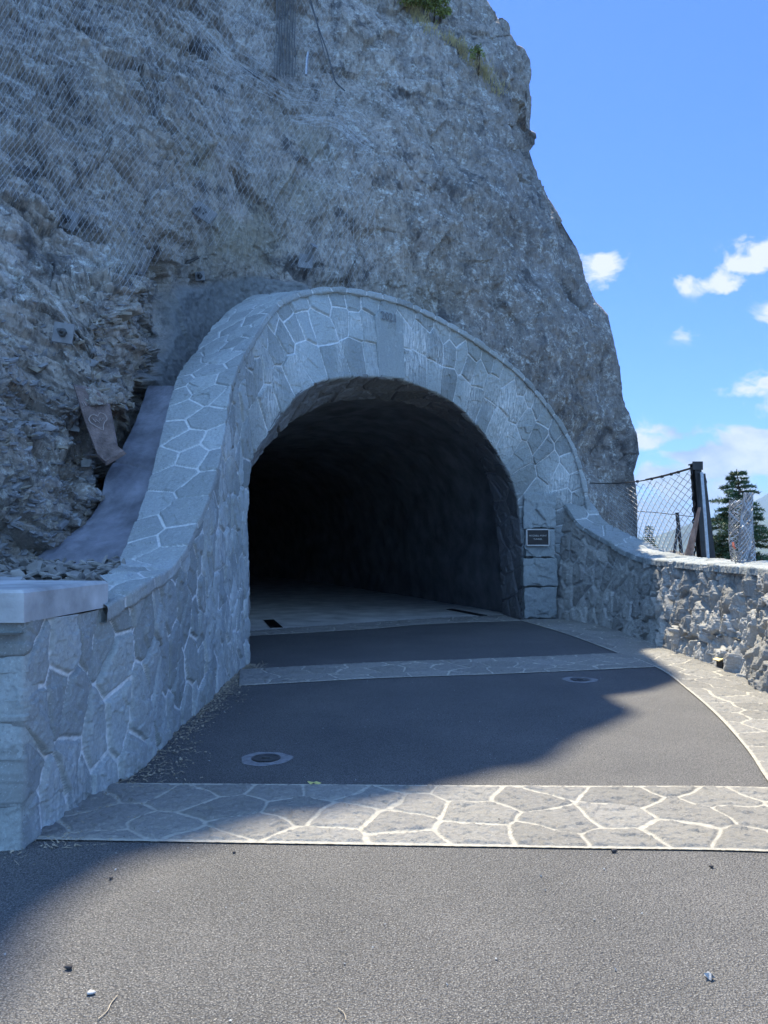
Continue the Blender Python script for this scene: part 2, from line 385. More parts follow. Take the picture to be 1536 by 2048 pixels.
#@@GEOMETRY
# ================================================================== road and paving
WALLB=GZ([1108,1195,1272,1349,1436,1488,1536],[1237,1251,1276,1304,1335,1356,1387])
WALLB=np.vstack([WALLB,[[3.62,6.4,0],[3.1,4.9,0],[2.3,3.2,0],[1.6,2.1,0]]]) if False else np.vstack([WALLB,[[3.95,6.6,0],[3.75,5.2,0],[3.4,3.8,0],[2.95,2.5,0],[2.3,1.2,0]]])
KERB=GZ([1040,1130,1230,1310,1380,1450,1500,1536],[1241,1268,1305,1335,1385,1450,1510,1565])
KERB=np.vstack([KERB,[[2.3,4.1,0],[1.95,3.0,0],[1.5,2.0,0],[.9,1.0,0]]])
road=[(-12,-14,0),(14,-14,0),(14,1.0,0)]+[tuple(p+np.array([.25,0,0])) for p in WALLB[::-1]]+[(4.2,17.2,0),(2.7,17.4,0),(-2.4,13.6,0),(-1.95,10.4,0),(-1.95,4.4,0),(-12,4.4,0)]
poly('road',road,[list(range(len(road)))],M_ASPH).__setitem__('kind','structure')
def band(name,front,back,nu,nv,r,z=.014,m=M_PAVE,jw=.014,edge=.018,rows=None):
    A=resample(front,nu); B=resample(back,nu); P=ruled(A,B,nv); P[...,2]=z
    S=pick_seeds(P,r,tries=5000)
    o=masonry(name,P,S,m,None,sign=1 if normals(P)[nu//2,nv//2,2]>0 else -1,jw=jw,soft=.012,depth=.006,bulge=.004,tilt=.004,rough=.008,rsc=12,edge=edge,warp=.035,fine=.001,flip=normals(P)[nu//2,nv//2,2]<0,wsc=5.)
    return props(o,kind='structure')
G=lambda l,z=0: GZ([a for a,b in l],[b for a,b in l],z)
f1=np.vstack([G([(20,1681),(400,1687),(768,1693),(1150,1699),(1536,1706)]),[[2.6,3.86,0],[3.3,3.8,0]]])
b1=np.vstack([G([(225,1568),(500,1570),(768,1572),(1150,1574),(1536,1577)]),[[3.1,4.86,0],[3.65,4.84,0]]])
band('pavement_band',f1,b1,700,150,.29)
band('pavement_band',G([(478,1373),(750,1358),(1000,1349),(1310,1335)]),G([(480,1340),(750,1326),(1000,1317),(1240,1307)]),520,110,.34)
band('pavement_band',G([(470,1274),(730,1259),(855,1249),(1042,1242)]),G([(470,1265),(730,1246),(855,1238),(1003,1231)]),400,60,.36,.013)
band('kerb_strip',KERB,WALLB,1100,110,.36,.017,jw=.014,edge=.016)
# tunnel floor
AX=np.array([-.31,.951,0.])
fl0=G([(380,1270),(440,1267),(730,1247),(1003,1231),(1012,1232)]); fl0[-1]=fl0[-2]+(fl0[-2]-fl0[-3])*.12
Fl=np.stack([fl0+AX*d+np.array([-.012*d*d*.3,0,0]) for d in np.linspace(-.1,45,60)],1); Fl[...,2]=.003
grid('tunnel_floor',Fl,M_FLOOR,flip=normals(Fl)[1,5,2]<0)['kind']='structure'
# ================================================================== portal
A0=GZ(497,1325); B0=GZ(1046,1238); pd=(B0-A0)[:2]; pn=np.array([pd[1],-pd[0]]); 
def onplane(px,py,c0):
    r=ray(px,py); k=(c0[:2]@pn)/(r[...,:2]@pn); return r*k[...,None]+np.array([0,0,EYE])
def grd(x,y): return [x,y,0.]
# face rows: (bottom/inner point, outer/top point)
st=[]
def wz(x,y,z): return np.array([x,y,z],float)
XW=-1.79
st.append((wz(-1.845,3.99,0),wz(-1.845,3.99,1.16)))
st.append((wz(-1.82,4.4,0),wz(-1.82,4.4,1.15)))
st.append((wz(-1.79,4.85,0),wz(-1.79,4.85,1.15)))
for Y,ap in ((5.4,(285,1165)),(6.2,(340,1128)),(6.75,(372,1078)),(7.16,(398,1017)),(7.7,(422,950)),(8.15,(437,880))):
    q=PY(ap[0],ap[1],Y); st.append((wz(q[0]+.0,Y,0),q))
inner=[(497,1325),(496,1160),(494,1020),(505,915),(535,868),(576,809),(617,774),(658,757),(705,752),(763,754),(804,760),(845,774),(886,792),(927,821),(962,862),(986,891),(1009,932),(1027,973),(1036,1009),(1041,1050),(1046,1108),(1047,1173),(1046,1238)]
outer=[(448,805,8.65),(452,785,8.8),(462,750,9.1),(478,715,9.5),(500,678,10.0),(530,632,10.7),(562,602,11.3),(612,585,11.8),(665,578,12.1),(752,590,12.6),(815,608,13.1),(870,634,13.6),(925,664,14.1),(985,704,14.7),(1045,752,15.3),(1085,798,15.7),(1118,842,16.0),(1146,890,16.15),(1163,938,16.2),(1174,985,16.25),(1183,1050,16.3),(1186,1140,16.35),(1186,1222,16.4)]
for (a,b),(c,d,e) in zip(inner,outer): st.append((onplane(a,b,A0),PY(c,d,e)))
bot=np.array([s[0] for s in st]); top=np.array([s[1] for s in st])
mid=(bot+top)/2; ts=np.r_[0,np.cumsum(np.linalg.norm(np.diff(mid,axis=0),axis=1)+.3*np.linalg.norm(np.diff(bot,axis=0),axis=1)+.3*np.linalg.norm(np.diff(top,axis=0),axis=1))]
NU=1900; T=np.linspace(0,ts[-1],NU); Bc=curve_interp(ts,bot,T); Tc=curve_interp(ts,top,T)
Bc[:,2]=np.maximum(Bc[:,2],-.0)
NV=190; face=ruled(Bc,Tc,NV)
portal=thing('stone_portal',(A0+B0)/2,'pale grey stone arch portal with sweeping left wing around the dark tunnel mouth','portal')
# seeds: coursed polygons on the wing, long voussoirs inside the ring, smaller stones outside
i0=np.searchsorted(T,ts[9+2]); S0=[]
def vrow(v,step,jit,i1=0,i2=NU,vj=.04):
    out=[]; v_i=int(v*(NV-1)); c=face[:,v_i]; L=np.r_[0,np.cumsum(np.linalg.norm(np.diff(c,axis=0),axis=1))]
    s=L[i1]+step*.3
    while s<L[i2-1]:
        i=np.searchsorted(L,s); i=min(i,NU-1); vv=int(np.clip(v+RNG.uniform(-vj,vj),0.01,.99)*(NV-1)); out.append(face[i,vv]); s+=step*RNG.uniform(1-jit,1+jit)
    return out
S0+=vrow(.22,.42,.3,i0,NU,.05)+vrow(.64,.37,.35,i0,NU,.07)+vrow(.90,.42,.35,i0,NU,.03)
mk=np.zeros(face.shape[:2],bool); mk[:i0]=True
S0=pick_seeds(face,.36,(1,1,.82),mk,S0,rfun=lambda p:.25+.05*math.sin(p[1]*9+p[2]*5))
uu=np.linspace(0,1,NU)[:,None]+np.zeros((NU,NV)); vv=np.zeros((NU,NV))+np.linspace(0,1,NV)
fx,fy=PIX(face)
def gb(x,y,cx,cy,rx,ry): return np.exp(-(((x-cx)/rx)**2+((y-cy)/ry)**2))
stn=.35*sstep(.1,.6,vnoise(face.reshape(-1,3)*1.1,31)).reshape(NU,NV)
for cx,cy,rx,ry,a in ((835,700,24,40,1.3),(815,680,20,60,.6),(880,720,14,40,.8),(1010,830,28,55,1.1),(940,800,12,50,.7),(1050,790,50,40,.5),(720,645,30,15,.6),(590,720,30,50,.6),(1130,960,40,50,.5),(440,1100,14,60,.6),(410,1190,10,60,.5),(680,690,10,60,.7),(900,650,60,20,.4),(445,930,10,70,.6),(540,780,16,60,.5)): stn=stn+a*gb(fx,fy,cx,cy,rx,ry)
sgn=1 if (normals(face)[int(NU*.4),80]@np.array([0,-1,0]))>0 else -1
nfc=normals(face)*sgn
faceW=np.concatenate([face[:,:1]-nfc[:,:1]*.14,face],1); faceW=np.concatenate([faceW[:1]-np.array([.16,0,0]),faceW],0)
stn=np.pad(stn,((1,0),(1,0)),mode='edge')
masonry('masonry_face',faceW,S0,M_PORTAL,portal,sign=sgn,jw=.0085,soft=.014,depth=.014,bulge=.012,tilt=.034,rough=.014,rsc=4.5,stain=np.clip(stn,0,1),scale=(1,1,.74),warp=.03,flip=sgn<0)
# coping / extrados strip
epx=[(-1.845-.6,4.4,1.16),(-2.42,4.7,1.15),(-2.4,5.0,1.15)]
E=[wz(*q) for q in epx]+[PY(212,1148,5.7),PY(242,1115,6.6),PY(258,1075,6.95),PY(273,1040,7.2),PY(297,974,7.75),PY(320,884,8.3)]
E+=[PY(341,800,9.0),PY(346,785,9.15),PY(353,759,9.35),PY(368,733,9.9),PY(391,704,10.6),PY(430,650,11.5),PY(473,611,12.3),PY(530,592,13.2)]
for s in st[17:]: E.append(s[1]+np.array([-.2,1.7,.05]))
E=np.array(E); Ec=curve_interp(ts,E,T)
outn=(Tc-Bc); 
ext=ruled(Tc+0,Ec,80)
ext[...,2]+=.012
tang=np.gradient(Tc,axis=0); 
fn=normals(face)[:,-1]*sgn
lip=Tc+fn*.045; lip[:,2]+=.01; lip2=lip-(Tc-Bc)/np.linalg.norm(Tc-Bc,axis=1)[:,None]*.085; lip3=lip2-fn*.06
strip=np.concatenate([lip3[:,None],lip2[:,None],ruled(lip2,lip,8)[:,1:],ruled(lip,Ec,80)[:,1:]],1)
kc=int(np.searchsorted(T,ts[2]))
strip=strip[kc:]
Sx=pick_seeds(strip,.34,(1,1,1),None,None,rfun=lambda p:.31)
sg2=-1 if normals(strip)[300,50,2]<0 else 1
masonry('coping',strip,Sx,M_COPE,portal,sign=sg2,jw=.011,soft=.018,depth=.010,bulge=.008,tilt=.015,rough=.010,rsc=5,warp=.02,flip=sg2<0)
# lining of the mouth
A1=GZ(1006,1229); 
Lp=[(462,1305),(462,1160),(463,1020),(492,945),(511,921),(545,878),(585,840),(628,815),(669,802),(728,796),(775,798),(828,809),(865,824),(895,842),(927,874),(945,895),(968,940),(982,980),(992,1030),(996,1070),(1000,1110),(1004,1173),(1006,1229)]
Lq=np.array([onplane(a,b,A1) for a,b in Lp]); Li=np.array([onplane(a,b,A0) for a,b in inner])
tl=np.r_[0,np.cumsum(np.linalg.norm(np.diff(Li,axis=0),axis=1))]; TL=np.linspace(0,tl[-1],900)
Lc=curve_interp(tl,Lq,TL); Ic=curve_interp(tl,Li,TL); Ic2=Ic.copy()
Oi=curve_interp(tl,np.array([PY(*o_) for o_ in outer]),TL); fl_=Ic+(Oi-Ic)/np.linalg.norm(Oi-Ic,axis=1)[:,None]*.10+AX*.16
lin=np.concatenate([fl_[:,None],(Ic+AX*.02)[:,None],ruled(Ic2+AX*.03,Lc,110)],1)
S=pick_seeds(lin,.5,(1,1,1),None,None,rfun=lambda p:.42)
nl=normals(lin)[450,60]; sg3=1 if nl[2]<0 else -1
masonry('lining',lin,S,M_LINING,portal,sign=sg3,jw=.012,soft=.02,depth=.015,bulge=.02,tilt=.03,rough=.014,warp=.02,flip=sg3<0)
# rock tunnel beyond
ring=Lc.copy(); cen=ring.mean(0)
tub=[]
for d in np.r_[0,.02,np.linspace(.4,45,110)]:
    g=1.0 if d<.01 else 1.045
    c=cen.copy(); c[2]=0; q=(ring-c)*np.array([g,g,g])+c+AX*d+np.array([-.0036*d*d,0,0]); tub.append(q)
tub=np.array(tub)[:, ::6]; tn=normals(tub); dsp=fbm(tub.reshape(-1,3)*1.1,5,44).reshape(tub.shape[:2])*.16; dsp[:2]=0
tub=tub+tn*dsp[...,None]; tub[...,2]=np.maximum(tub[...,2],-.05); tub[:,0,2]=0; tub[:,-1,2]=0
lo_a=tub[:,:1].copy(); lo_a[...,2]=-.6; lo_b=tub[:,-1:].copy(); lo_b[...,2]=-.6; tub=np.concatenate([lo_a,tub,lo_b],1)
vault=grid('tunnel_vault',tub,M_VAULT); vault['kind']='structure'
e=tub[-1]; poly('tunnel_end',[tuple(p) for p in e],[list(range(len(e)))],M_VAULT)['kind']='structure'
# pillar of big dressed blocks on the right of the mouth
zz=0.; hb=[(0.02,.66),(.68,.60),(1.29,.58),(1.885,.75)]
xl,xr=B0[0]+.0,GZ(1109,1238)[0]
def blockmesh(c,sz,seed,rough=.02,n=36):
    # six gridded faces, rounded edges, chipped front
    out=[]; h=np.array(sz)/2
    mb=MB()
    for a in range(3):
        for s in(-1,1):
            o1,o2=[k for k in range(3) if k!=a]; t=np.linspace(-1,1,n)
            g1,g2=np.meshgrid(t,t,indexing='ij'); P=np.zeros((n*n,3)); P[:,a]=s*h[a]; P[:,o1]=g1.ravel()*h[o1]; P[:,o2]=g2.ravel()*h[o2]
            q=np.clip(P,-(h-.018),h-.018); dd=P-q; L=np.linalg.norm(dd,axis=1,keepdims=True); P=q+dd/np.maximum(L,1e-6)*.018
            W_=P+np.array(c); f,_=facets(W_*4.5+seed,seed%50); f2,_=facets(W_*13+seed,seed%50+1)
            P=P*(1+0)+np.sign(P)*0+ (P/np.linalg.norm(P,axis=1,keepdims=True))*((f*rough+f2*rough*.35)[:,None])
            idx=np.arange(n*n).reshape(n,n); Fq=np.stack([idx[:-1,:-1],idx[1:,:-1],idx[1:,1:],idx[:-1,1:]],-1).reshape(-1,4)
            if (s>0)!=(a!=1): Fq=Fq[:,::-1]
            mb.add(list(P+np.array(c)),[list(x) for x in Fq])
    return mb
YP=GZ(1080,1240)[1]
for k,(z0,h) in enumerate(hb):
    w=xr-xl+.06*math.sin(k*2.2); blockmesh(((xl+xr)/2+.0,YP+.26,z0+h/2),(w,.5,h-.018),k*3+2,.028).build('quoin_block',M_KEYST,portal,True)
# keystone with its year
kp=[(747,635),(758,621),(780,622),(805,638),(806,759),(759,753)]
def faceY(px,py):
    d=(fx-px)**2+(fy-py)**2; i=np.unravel_index(np.argmin(d),d.shape); return face[i]
kf=[]; nrm=normals(face)[int(np.searchsorted(T,ts[9+9])),85]*sgn
for a,b in kp: kf.append(faceY(a,b))
kf=np.array(kf); c=kf.mean(0); u_,s_,vt=np.linalg.svd(kf-c); nk=vt[2]; nk=nk if nk@np.array([0,-1,0])>0 else -nk
kf=kf-((kf-c)@nk)[:,None]*nk
o1=kf+nk*.018; o2=(kf-c)*.97+c+nk*.028; o0=kf-nk*.2
poly('keystone',list(o0)+list(o1)+list(o2),[[i,(i+1)%6,6+(i+1)%6,6+i] for i in range(6)]+[[6+i,6+(i+1)%6,12+(i+1)%6,12+i] for i in range(6)]+[[12,13,14,15,16,17]],M_KEYST,portal)
kx=np.array([kf[3]-kf[0]])[0]; kx[2]*=.3; R=frame(kx,(0,0,1)); R=frame(kx-(kx@nk)*nk,(0,0,1)-(np.array([0,0,1])@nk)*nk)
if R[:,2]@nk<0: R[:,2]*=-1
text_mesh('year_inscription','2021',.20,.003,M_ENG,portal,c+nk*.029+np.array([0,0,.30]),R)
# plaque
pq=np.array([PY(1075,1075,YP-.02)])[0]; plq=thing('plaque',pq-np.array([0,0,.17]),'small dark metal plaque with bright rim on the pillar right of the arch','plaque')
pw,ph=.46,.33; YF=YP-.055
fm=MB()
for c_,s_ in (((0,0,ph/2),(pw,.03,.03)),((0,0,-ph/2),(pw,.03,.03)),((-pw/2,0,0),(.03,.028,ph)),((pw/2,0,0),(.03,.028,ph))): fm.box(np.array([pq[0],YF,pq[2]])+np.array(c_),s_,bev=.004)
fm.build('rim',M_RIM,plq); pm=MB(); pm.box((pq[0],YF+.012,pq[2]),(pw-.02,.03,ph-.02)); pm.build('panel',M_BRONZE,plq)
RX=frame((1,0,0),(0,0,1))
text_mesh('lettering','MITCHELL POINT',.047,.002,M_LET,plq,(pq[0],YF-.004,pq[2]+.035),RX)
text_mesh('lettering','TUNNEL',.047,.002,M_LET,plq,(pq[0],YF-.004,pq[2]-.035),RX)
# ================================================================== left parapet end and cap
par=thing('parapet_end',(-2.1,4.3,0),'left parapet end of squared stones under a smooth concrete cap','parapet wall')
Lf=np.stack([np.linspace(-1.85,-4.2,300),np.linspace(3.985,4.12,300),np.zeros(300)],1); Pf=ruled(Lf,Lf+np.array([0,0,1.16]),150); Pf=np.concatenate([Pf[:1]+np.array([.0,.16,0]),Pf],0)
sg=1 if normals(Pf)[5,5,1]<0 else -1
masonry('masonry',Pf,pick_seeds(Pf,.4),M_PORTAL,par,sign=sg,jw=.012,soft=.02,depth=.012,bulge=.008,tilt=.01,rough=.006,flip=sg<0)
cb_=MB()
capo=[(-1.83,3.93),(-1.76,4.93),(-2.36,5.06),(-2.62,5.62),(-4.3,5.3),(-4.3,4.05)]
n_=len(capo); cc_=np.mean(capo,0)
lv=[(1.155,.0),(1.305,.0),(1.322,.02)]
Vc=[];Fc=[]
for z,ins in lv:
    for p in capo:
        d=np.array(p)-cc_; d=d/np.linalg.norm(d); Vc.append((p[0]-d[0]*ins,p[1]-d[1]*ins,z))
for l in range(2):
    for i in range(n_): Fc.append((l*n_+i,l*n_+(i+1)%n_,(l+1)*n_+(i+1)%n_,(l+1)*n_+i))
Fc.append(tuple(2*n_+i for i in range(n_))); Fc.append(tuple(range(n_-1,-1,-1)))
poly('concrete_cap',Vc,Fc,M_CONC,par)
# ================================================================== right wall
rw=thing('stone_wall',WALLB[3],'low rough basalt rubble wall curving along the right side of the road','wall')
NW=1000; Wc=resample(WALLB[:-1],NW); LW=np.r_[0,np.cumsum(np.linalg.norm(np.diff(Wc,axis=0),axis=1))]
tp=[PY(1098,1008,16.05),PY(1115,1045,15.9),PY(1150,1077,15.2),PY(1199,1103,14.3),PY(1237,1119,13.3),PY(1279,1126,12.5)]
Ys=np.array([16.2,15.9,15.2,14.3,13.3,12.5,11,9,2]); Zs=np.array([2.42,1.98,1.69,1.43,1.31,1.27,1.25,1.24,1.24])
Zt=np.interp(Wc[:,1],Ys[::-1],Zs[::-1]); Zt=np.convolve(np.pad(Zt,15,mode='edge'),np.ones(31)/31,'valid')
Wt=Wc.copy(); Wt[:,2]=Zt; Wt[:,0]+=.24
wf=ruled(Wc,Wt,150); sg=1 if normals(wf)[200,70,0]<0 else -1
am=1+.85*sstep(13.4,12.4,wf[...,1])
rub=stone_mat('wall_mix',(.42,.415,.40),(.52,.52,.51),tv=.4,bumpd=.016,stain=False,rough=.95)
masonry('masonry',wf,pick_seeds(wf,.28,(1,1,.62),rfun=lambda p:.235),rub,rw,sign=sg,jw=.012,soft=.02,depth=.05,bulge=.020,dome=.25,tilt=.05,rough=.030,rsc=3.6,amp=am,scale=(1,1,.62),warp=.025,fine=.006,flip=sg<0)
tW=np.gradient(Wc,axis=0); nW=np.stack([tW[:,1],-tW[:,0],0*tW[:,0]],1); nW/=np.linalg.norm(nW,axis=1)[:,None]; nW=nW*np.sign(nW[:,0:1])
a0=Wt-nW*.06-np.array([0,0,.05]); a1=Wt-nW*.05+np.array([0,0,.035]); a2=Wt+nW*.62+np.array([0,0,.075]); a3=a2-np.array([0,0,.7])
cop=np.concatenate([ruled(a0,a1,10),ruled(a1,a2,70)[:,1:],ruled(a2,a3,6)[:,1:]],1); sg=1 if normals(cop)[300,40,2]>0 else -1
masonry('coping',cop,pick_seeds(cop,.4),M_COPE,rw,sign=sg,jw=.012,soft=.02,depth=.01,bulge=.012,tilt=.02,rough=.016,rsc=4,warp=.03,flip=sg<0)
# ================================================================== cliff
rimx=[(967,0),(988,38),(1005,66),(1021,71),(1029,90),(1048,98),(1059,120),(1060,147),(1054,169),(1056,188),(1054,239),(1056,262),(1068,268),(1070,288),(1059,302),(1065,327),(1076,370),(1097,403),(1119,435),(1135,463),(1152,495),(1163,528),(1173,571),(1190,604),(1212,631),(1222,669),(1228,700),(1240,733),(1244,770),(1250,812),(1259,828),(1269,855),(1279,886),(1281,909),(1275,932),(1271,945),(1276,970),(1279,1009),(1278,1050),(1277,1085),(1286,1098),(1300,1110),(1330,1140),(1380,1400)]
RY=lambda py: np.interp(py,[-1500,0,900,1400],[21.5,19.8,18.0,17.6])
rim=[(x,y,float(RY(y))) for x,y in rimx]
shp=[(1364,1352),(1364,1363),(1315,1380),(1214,1393),(1266,1429),(1179,1467),(1135,1505),(1081,1532),(1005,1541),(890,1568),(760,1586),(620,1615),(500,1652),(380,1690),(250,1728),(170,1762),(130,1800),(70,1866),(0,1930),(-300,2250),(-900,3000)]
up=[]
for k,(a,b) in enumerate(shp):
    p=GZ(a,b); Yr=19.9+.07*k; t=(Yr-p[1])/SD[1]; q=p+SD*t; x,y=PIX(q); up.append((float(x),float(y),Yr))
up=[u for u in up if u[1]<-20]
rim=sorted(rim+up,key=lambda r:r[1]); rim=np.array(rim)
CPN=[(-500,1250,4.7),(-500,1150,4.8),(-500,600,5.5),(-500,0,8),(-500,-1000,14),(0,1300,6.0),(0,1140,6.6),(0,900,7.2),(0,600,8.2),(0,300,9.8),(0,0,12),(0,-600,16),(0,-1200,20),
(150,1130,7.4),(150,850,8.1),(200,850,8.15),(232,800,8.8),(262,800,9.35),(212,905,8.05),(192,960,7.8),(172,1010,7.55),(128,1062,7.25),(150,600,9),(150,300,10.8),(150,0,13),(260,1020,8.5),(285,800,9.8),(290,600,10.3),(300,300,12),(300,0,14.3),
(400,700,11.9),(450,600,12.8),(400,450,12.4),(450,250,13.6),(500,0,15.8),(600,550,13.8),(650,300,14.8),(700,0,16.8),(600,-600,18.5),(400,-1100,20.3),
(800,560,14.6),(850,300,15.8),(850,0,17.8),(1000,650,16.2),(1000,400,16.6),(950,100,18.2),(1150,850,17.1),(1150,650,17.2),(1050,400,17.6),(1200,1050,17.2),(1150,1250,17.2),(800,1250,16.5),(500,1250,13),(250,1250,8.2)]
CPN+= [(r[0],r[1],r[2]) for r in rim[::3] if r[1]>-1900]
CPN=np.array(CPN); cxy=CPN[:,:2]/500.; 
def tps(a,b):
    d2=((a[:,None]-b[None])**2).sum(2); return .5*d2*np.log(d2+1e-9)
n0=len(CPN); K=tps(cxy,cxy)+np.eye(n0)*.02; Pm=np.c_[np.ones(n0),cxy]; A_=np.block([[K,Pm],[Pm.T,np.zeros((3,3))]]); wts=np.linalg.solve(A_,np.r_[CPN[:,2],0,0,0])
def depth0(px,py):
    px=np.asarray(px,float).ravel(); py=np.asarray(py,float).ravel(); out=np.zeros(len(px))
    for a in range(0,len(px),60000):
        q=np.c_[px[a:a+60000],py[a:a+60000]]/500.; out[a:a+60000]=tps(q,cxy)@wts[:n0]+np.c_[np.ones(len(q)),q]@wts[n0:]
    # corner between the near left buttress and the sprayed recess beside the arch
    ex=312+12*np.sin(py/37.)+.02*(py-600); m=sstep(480,580,py)*(1-sstep(800,880,py))
    out=out-1.0*m*(1-sstep(ex-14,ex+6,px))*sstep(60,250,px)
    m2=sstep(380,470,py)*(1-sstep(800,880,py)); out=out+.55*m2*gb(px,py,400,640,110,130)
    return out
rows=np.r_[np.linspace(1340,1185,14),np.arange(1180,-12,-1.6),np.arange(-14,rim[:,1].min()+5,-9.)]
rx=np.interp(rows,rim[:,1],rim[:,0]); ry=np.interp(rows,rim[:,1],rim[:,2])
f=np.r_[np.linspace(-.42,-.01,40),np.linspace(0,1,760)]
PXg=np.where(f[None]<0,f[None]*1200,f[None]*rx[:,None]); PYg=rows[:,None]+0*PXg
# rows well above the frame slide left with the rim
Dg=depth0(PXg,PYg).reshape(PXg.shape)
bl=sstep(.93,1.,f)[None]; Dg=Dg*(1-bl)+ry[:,None]*bl
Dg=np.clip(Dg,4.5,24)
front_=PY(PXg,PYg,Dg)
wrap=[]; 
for q in np.linspace(.02,1,26)[1:]:
    dy=9*q**1.4; wrap.append(front_[:,-1]+np.array([-.42*dy,dy,0]))
CG=np.concatenate([front_,np.stack(wrap,1)],1); C0=CG.copy()
nC=normals(CG); 
if nC[300,300]@np.array([0,-1,0])<0: nC=-nC
V=CG.reshape(-1,3); qx=np.concatenate([PXg,np.repeat(PXg[:,-1:],25,1)],1).ravel(); qy=np.concatenate([PYg,np.repeat(PYg[:,-1:],25,1)],1).ravel()
shot=np.clip(1.3*gb(qx,qy,430,640,95,95)+1.1*gb(qx,qy,370,760,60,60)+.9*gb(qx,qy,560,580,90,35)-.25+.25*vnoise(V*2,77),0,1)*sstep(300,325,qx+6*vnoise(V*3,78))
shot=sstep(.25,.55,shot)
left=1-sstep(300,420,qx+.15*(qy-600)); rightz=sstep(620,800,qx)
f1,e1=facets(V*np.array([.9,.9,.7])+.12*fbm(V*1.5,3,91)[:,None],51); f2,e2=facets(V*np.array([2.4,2.4,1.5]),52,.7); f3,e3=facets(V*np.array([6.5,6.5,3.]),53,.6); f4,e4=facets(V*np.array([15,15,8]),54,.5)
lam=vnoise(np.stack([V[:,0]*1.2+V[:,2]*.5,V[:,1]*1.2,V[:,2]*9-V[:,0]*5],1),93)
d=.42*fbm(V*.33,3,61)+.16*fbm(V*1.1,4,62)
wv=.10*fbm(V*1.3,3,98); Vl=np.stack([V[:,0]*.87-V[:,2]*.5,V[:,1],(V[:,2]*.87+V[:,0]*.5+wv)*3.0],1)
g2,_=facets(Vl*1.5,152,.25); g3,_=facets(Vl*3.6,153,.22); g4,_=facets(Vl*8,154,.2)
d+=(.17-.06*rightz+.05*left)*f1+(.07-.035*rightz-.02*left)*f2+(.034-.018*left)*f3+(.020-.010*left)*f4+left*(.15*g2+.085*g3+.035*g4)
d+=.012*vnoise(V*28,155)
d+=rightz*.055*fbm(V*np.array([4.2,4.2,.8]),5,71)+rightz*.018*vnoise(V*np.array([17,17,6]),72)
d-=.03*left*(1-sstep(0,.04,e1))
d=d*(1-shot*.82)+shot*(.05*fbm(V*3,4,66)+.012*vnoise(V*18,67))
amp_=1-.65*sstep(.985,1.,np.tile(np.r_[f,np.full(25,1.)],len(rows)))
d=d*amp_
V2=V+nC.reshape(-1,3)*d[:,None]; CG=V2.reshape(CG.shape)
# opening for the tunnel
cpx,cpy=PIX(CG); oc=np.array([( .5*a[0]+.5*b[0],.5*a[1]+.5*b[1]) for a,b in zip(inner,outer)]); oc=np.vstack([[ (450,1400) ],oc,[(1110,1400)]])
def inpoly(x,y,P):
    ins=np.zeros(x.shape,bool); j=len(P)-1
    for i in range(len(P)):
        xi,yi=P[i];xj,yj=P[j]; c=((yi>y)!=(yj>y))&(x<(xj-xi)*(y-yi)/(yj-yi+1e-9)+xi); ins^=c; j=i
    return ins
hole=inpoly(cpx,cpy,oc)
keep=~(hole[:-1,:-1]|hole[1:,1:]|hole[:-1,1:]|hole[1:,:-1])
tan=np.clip(.9*gb(qx,qy,480,470,110,90)+.8*gb(qx,qy,410,340,45,60)+.7*gb(qx,qy,610,330,60,90)+.5*gb(qx,qy,250,600,60,160)+.45*gb(qx,qy,880,580,120,90),0,1)*sstep(-.35,.3,vnoise(V*1.6,81)+.2)
brown=np.clip(sstep(650,900,qy)*left,0,1)*.7
lich_glare=np.clip(.35+.35*(1-sstep(150,450,qy))*(1-sstep(600,900,qx))+.9*gb(qx,qy,120,520,150,160)+.5*rightz+.7*gb(qx,qy,720,400,90,160)+.4*gb(qx,qy,100,950,90,100),0,1)  # lichen cover, plus a paler upper left that paints in veiling glare
cl=grid('cliff',CG,M_CLIFF,None,{'shot':shot,'tan':tan*.8,'brown':brown,'lichen':lich_glare,'dark':np.clip(sstep(700,1100,qx+.25*(qy-500)),0,1)*.95},keep=keep,flip=normals(CG)[300,300]@np.array([0,-1,0])<0)
cl['kind']='structure'
def cliffat(px,py,off=.0):
    dd=(cpx-px)**2+(cpy-py)**2+np.where(keep_v,0,1e9); i=np.unravel_index(np.argmin(dd),dd.shape); return CG[i]+nC[i]*off,nC[i]
keep_v=~hole; keep_v[:,front_.shape[1]:]=False
def surf(px,py,off):                  # smooth surface in front of the rock
    D=depth0(px,py); return PY(np.asarray(px,float).ravel(),np.asarray(py,float).ravel(),D-off)
# ================================================================== concrete apron beside the arch
La=resample([PY(296,772,9.75),PY(286,800,9.45),PY(268,850,8.9),PY(240,905,8.4),PY(214,950,8.1),PY(196,1010,7.8),PY(150,1062,7.4),PY(96,1098,7.1),PY(60,1128,6.95),PY(62,1146,6.9)],160)
Ra=resample([PY(352,772,9.3),PY(347,800,9.1),PY(332,850,8.75),PY(320,900,8.35),PY(308,950,8.0),PY(292,1010,7.6),PY(275,1062,7.25),PY(255,1098,6.9),PY(240,1128,6.75),PY(238,1146,6.7)],160)
ap=ruled(La,Ra,70); na=normals(ap); na=na*np.sign(na[80,35]@np.array([0,-1,.3])); ap=ap+na*(.02*fbm(ap.reshape(-1,3)*2.2,4,35)+.005*vnoise(ap.reshape(-1,3)*20,36)).reshape(160,70,1)
# two cast seams
sq=np.linspace(0,1,160)[:,None]
for s_ in (.50,.86): ap=ap-na*(.02*np.exp(-((sq-s_)/.006)**2))[...,None]
ap=np.concatenate([ap,(ap[:,-1:]-na[:,-1:]*.5)],1); ap=np.concatenate([ap[:,:1]-na[:,:1]*.5,ap],1)
o=grid('concrete_apron',ap,M_APRON,flip=normals(ap)[80,35]@np.array([0,-1,.3])<0); props(o,'smooth dark concrete apron sloping between the arch and the left rock face','concrete slope')
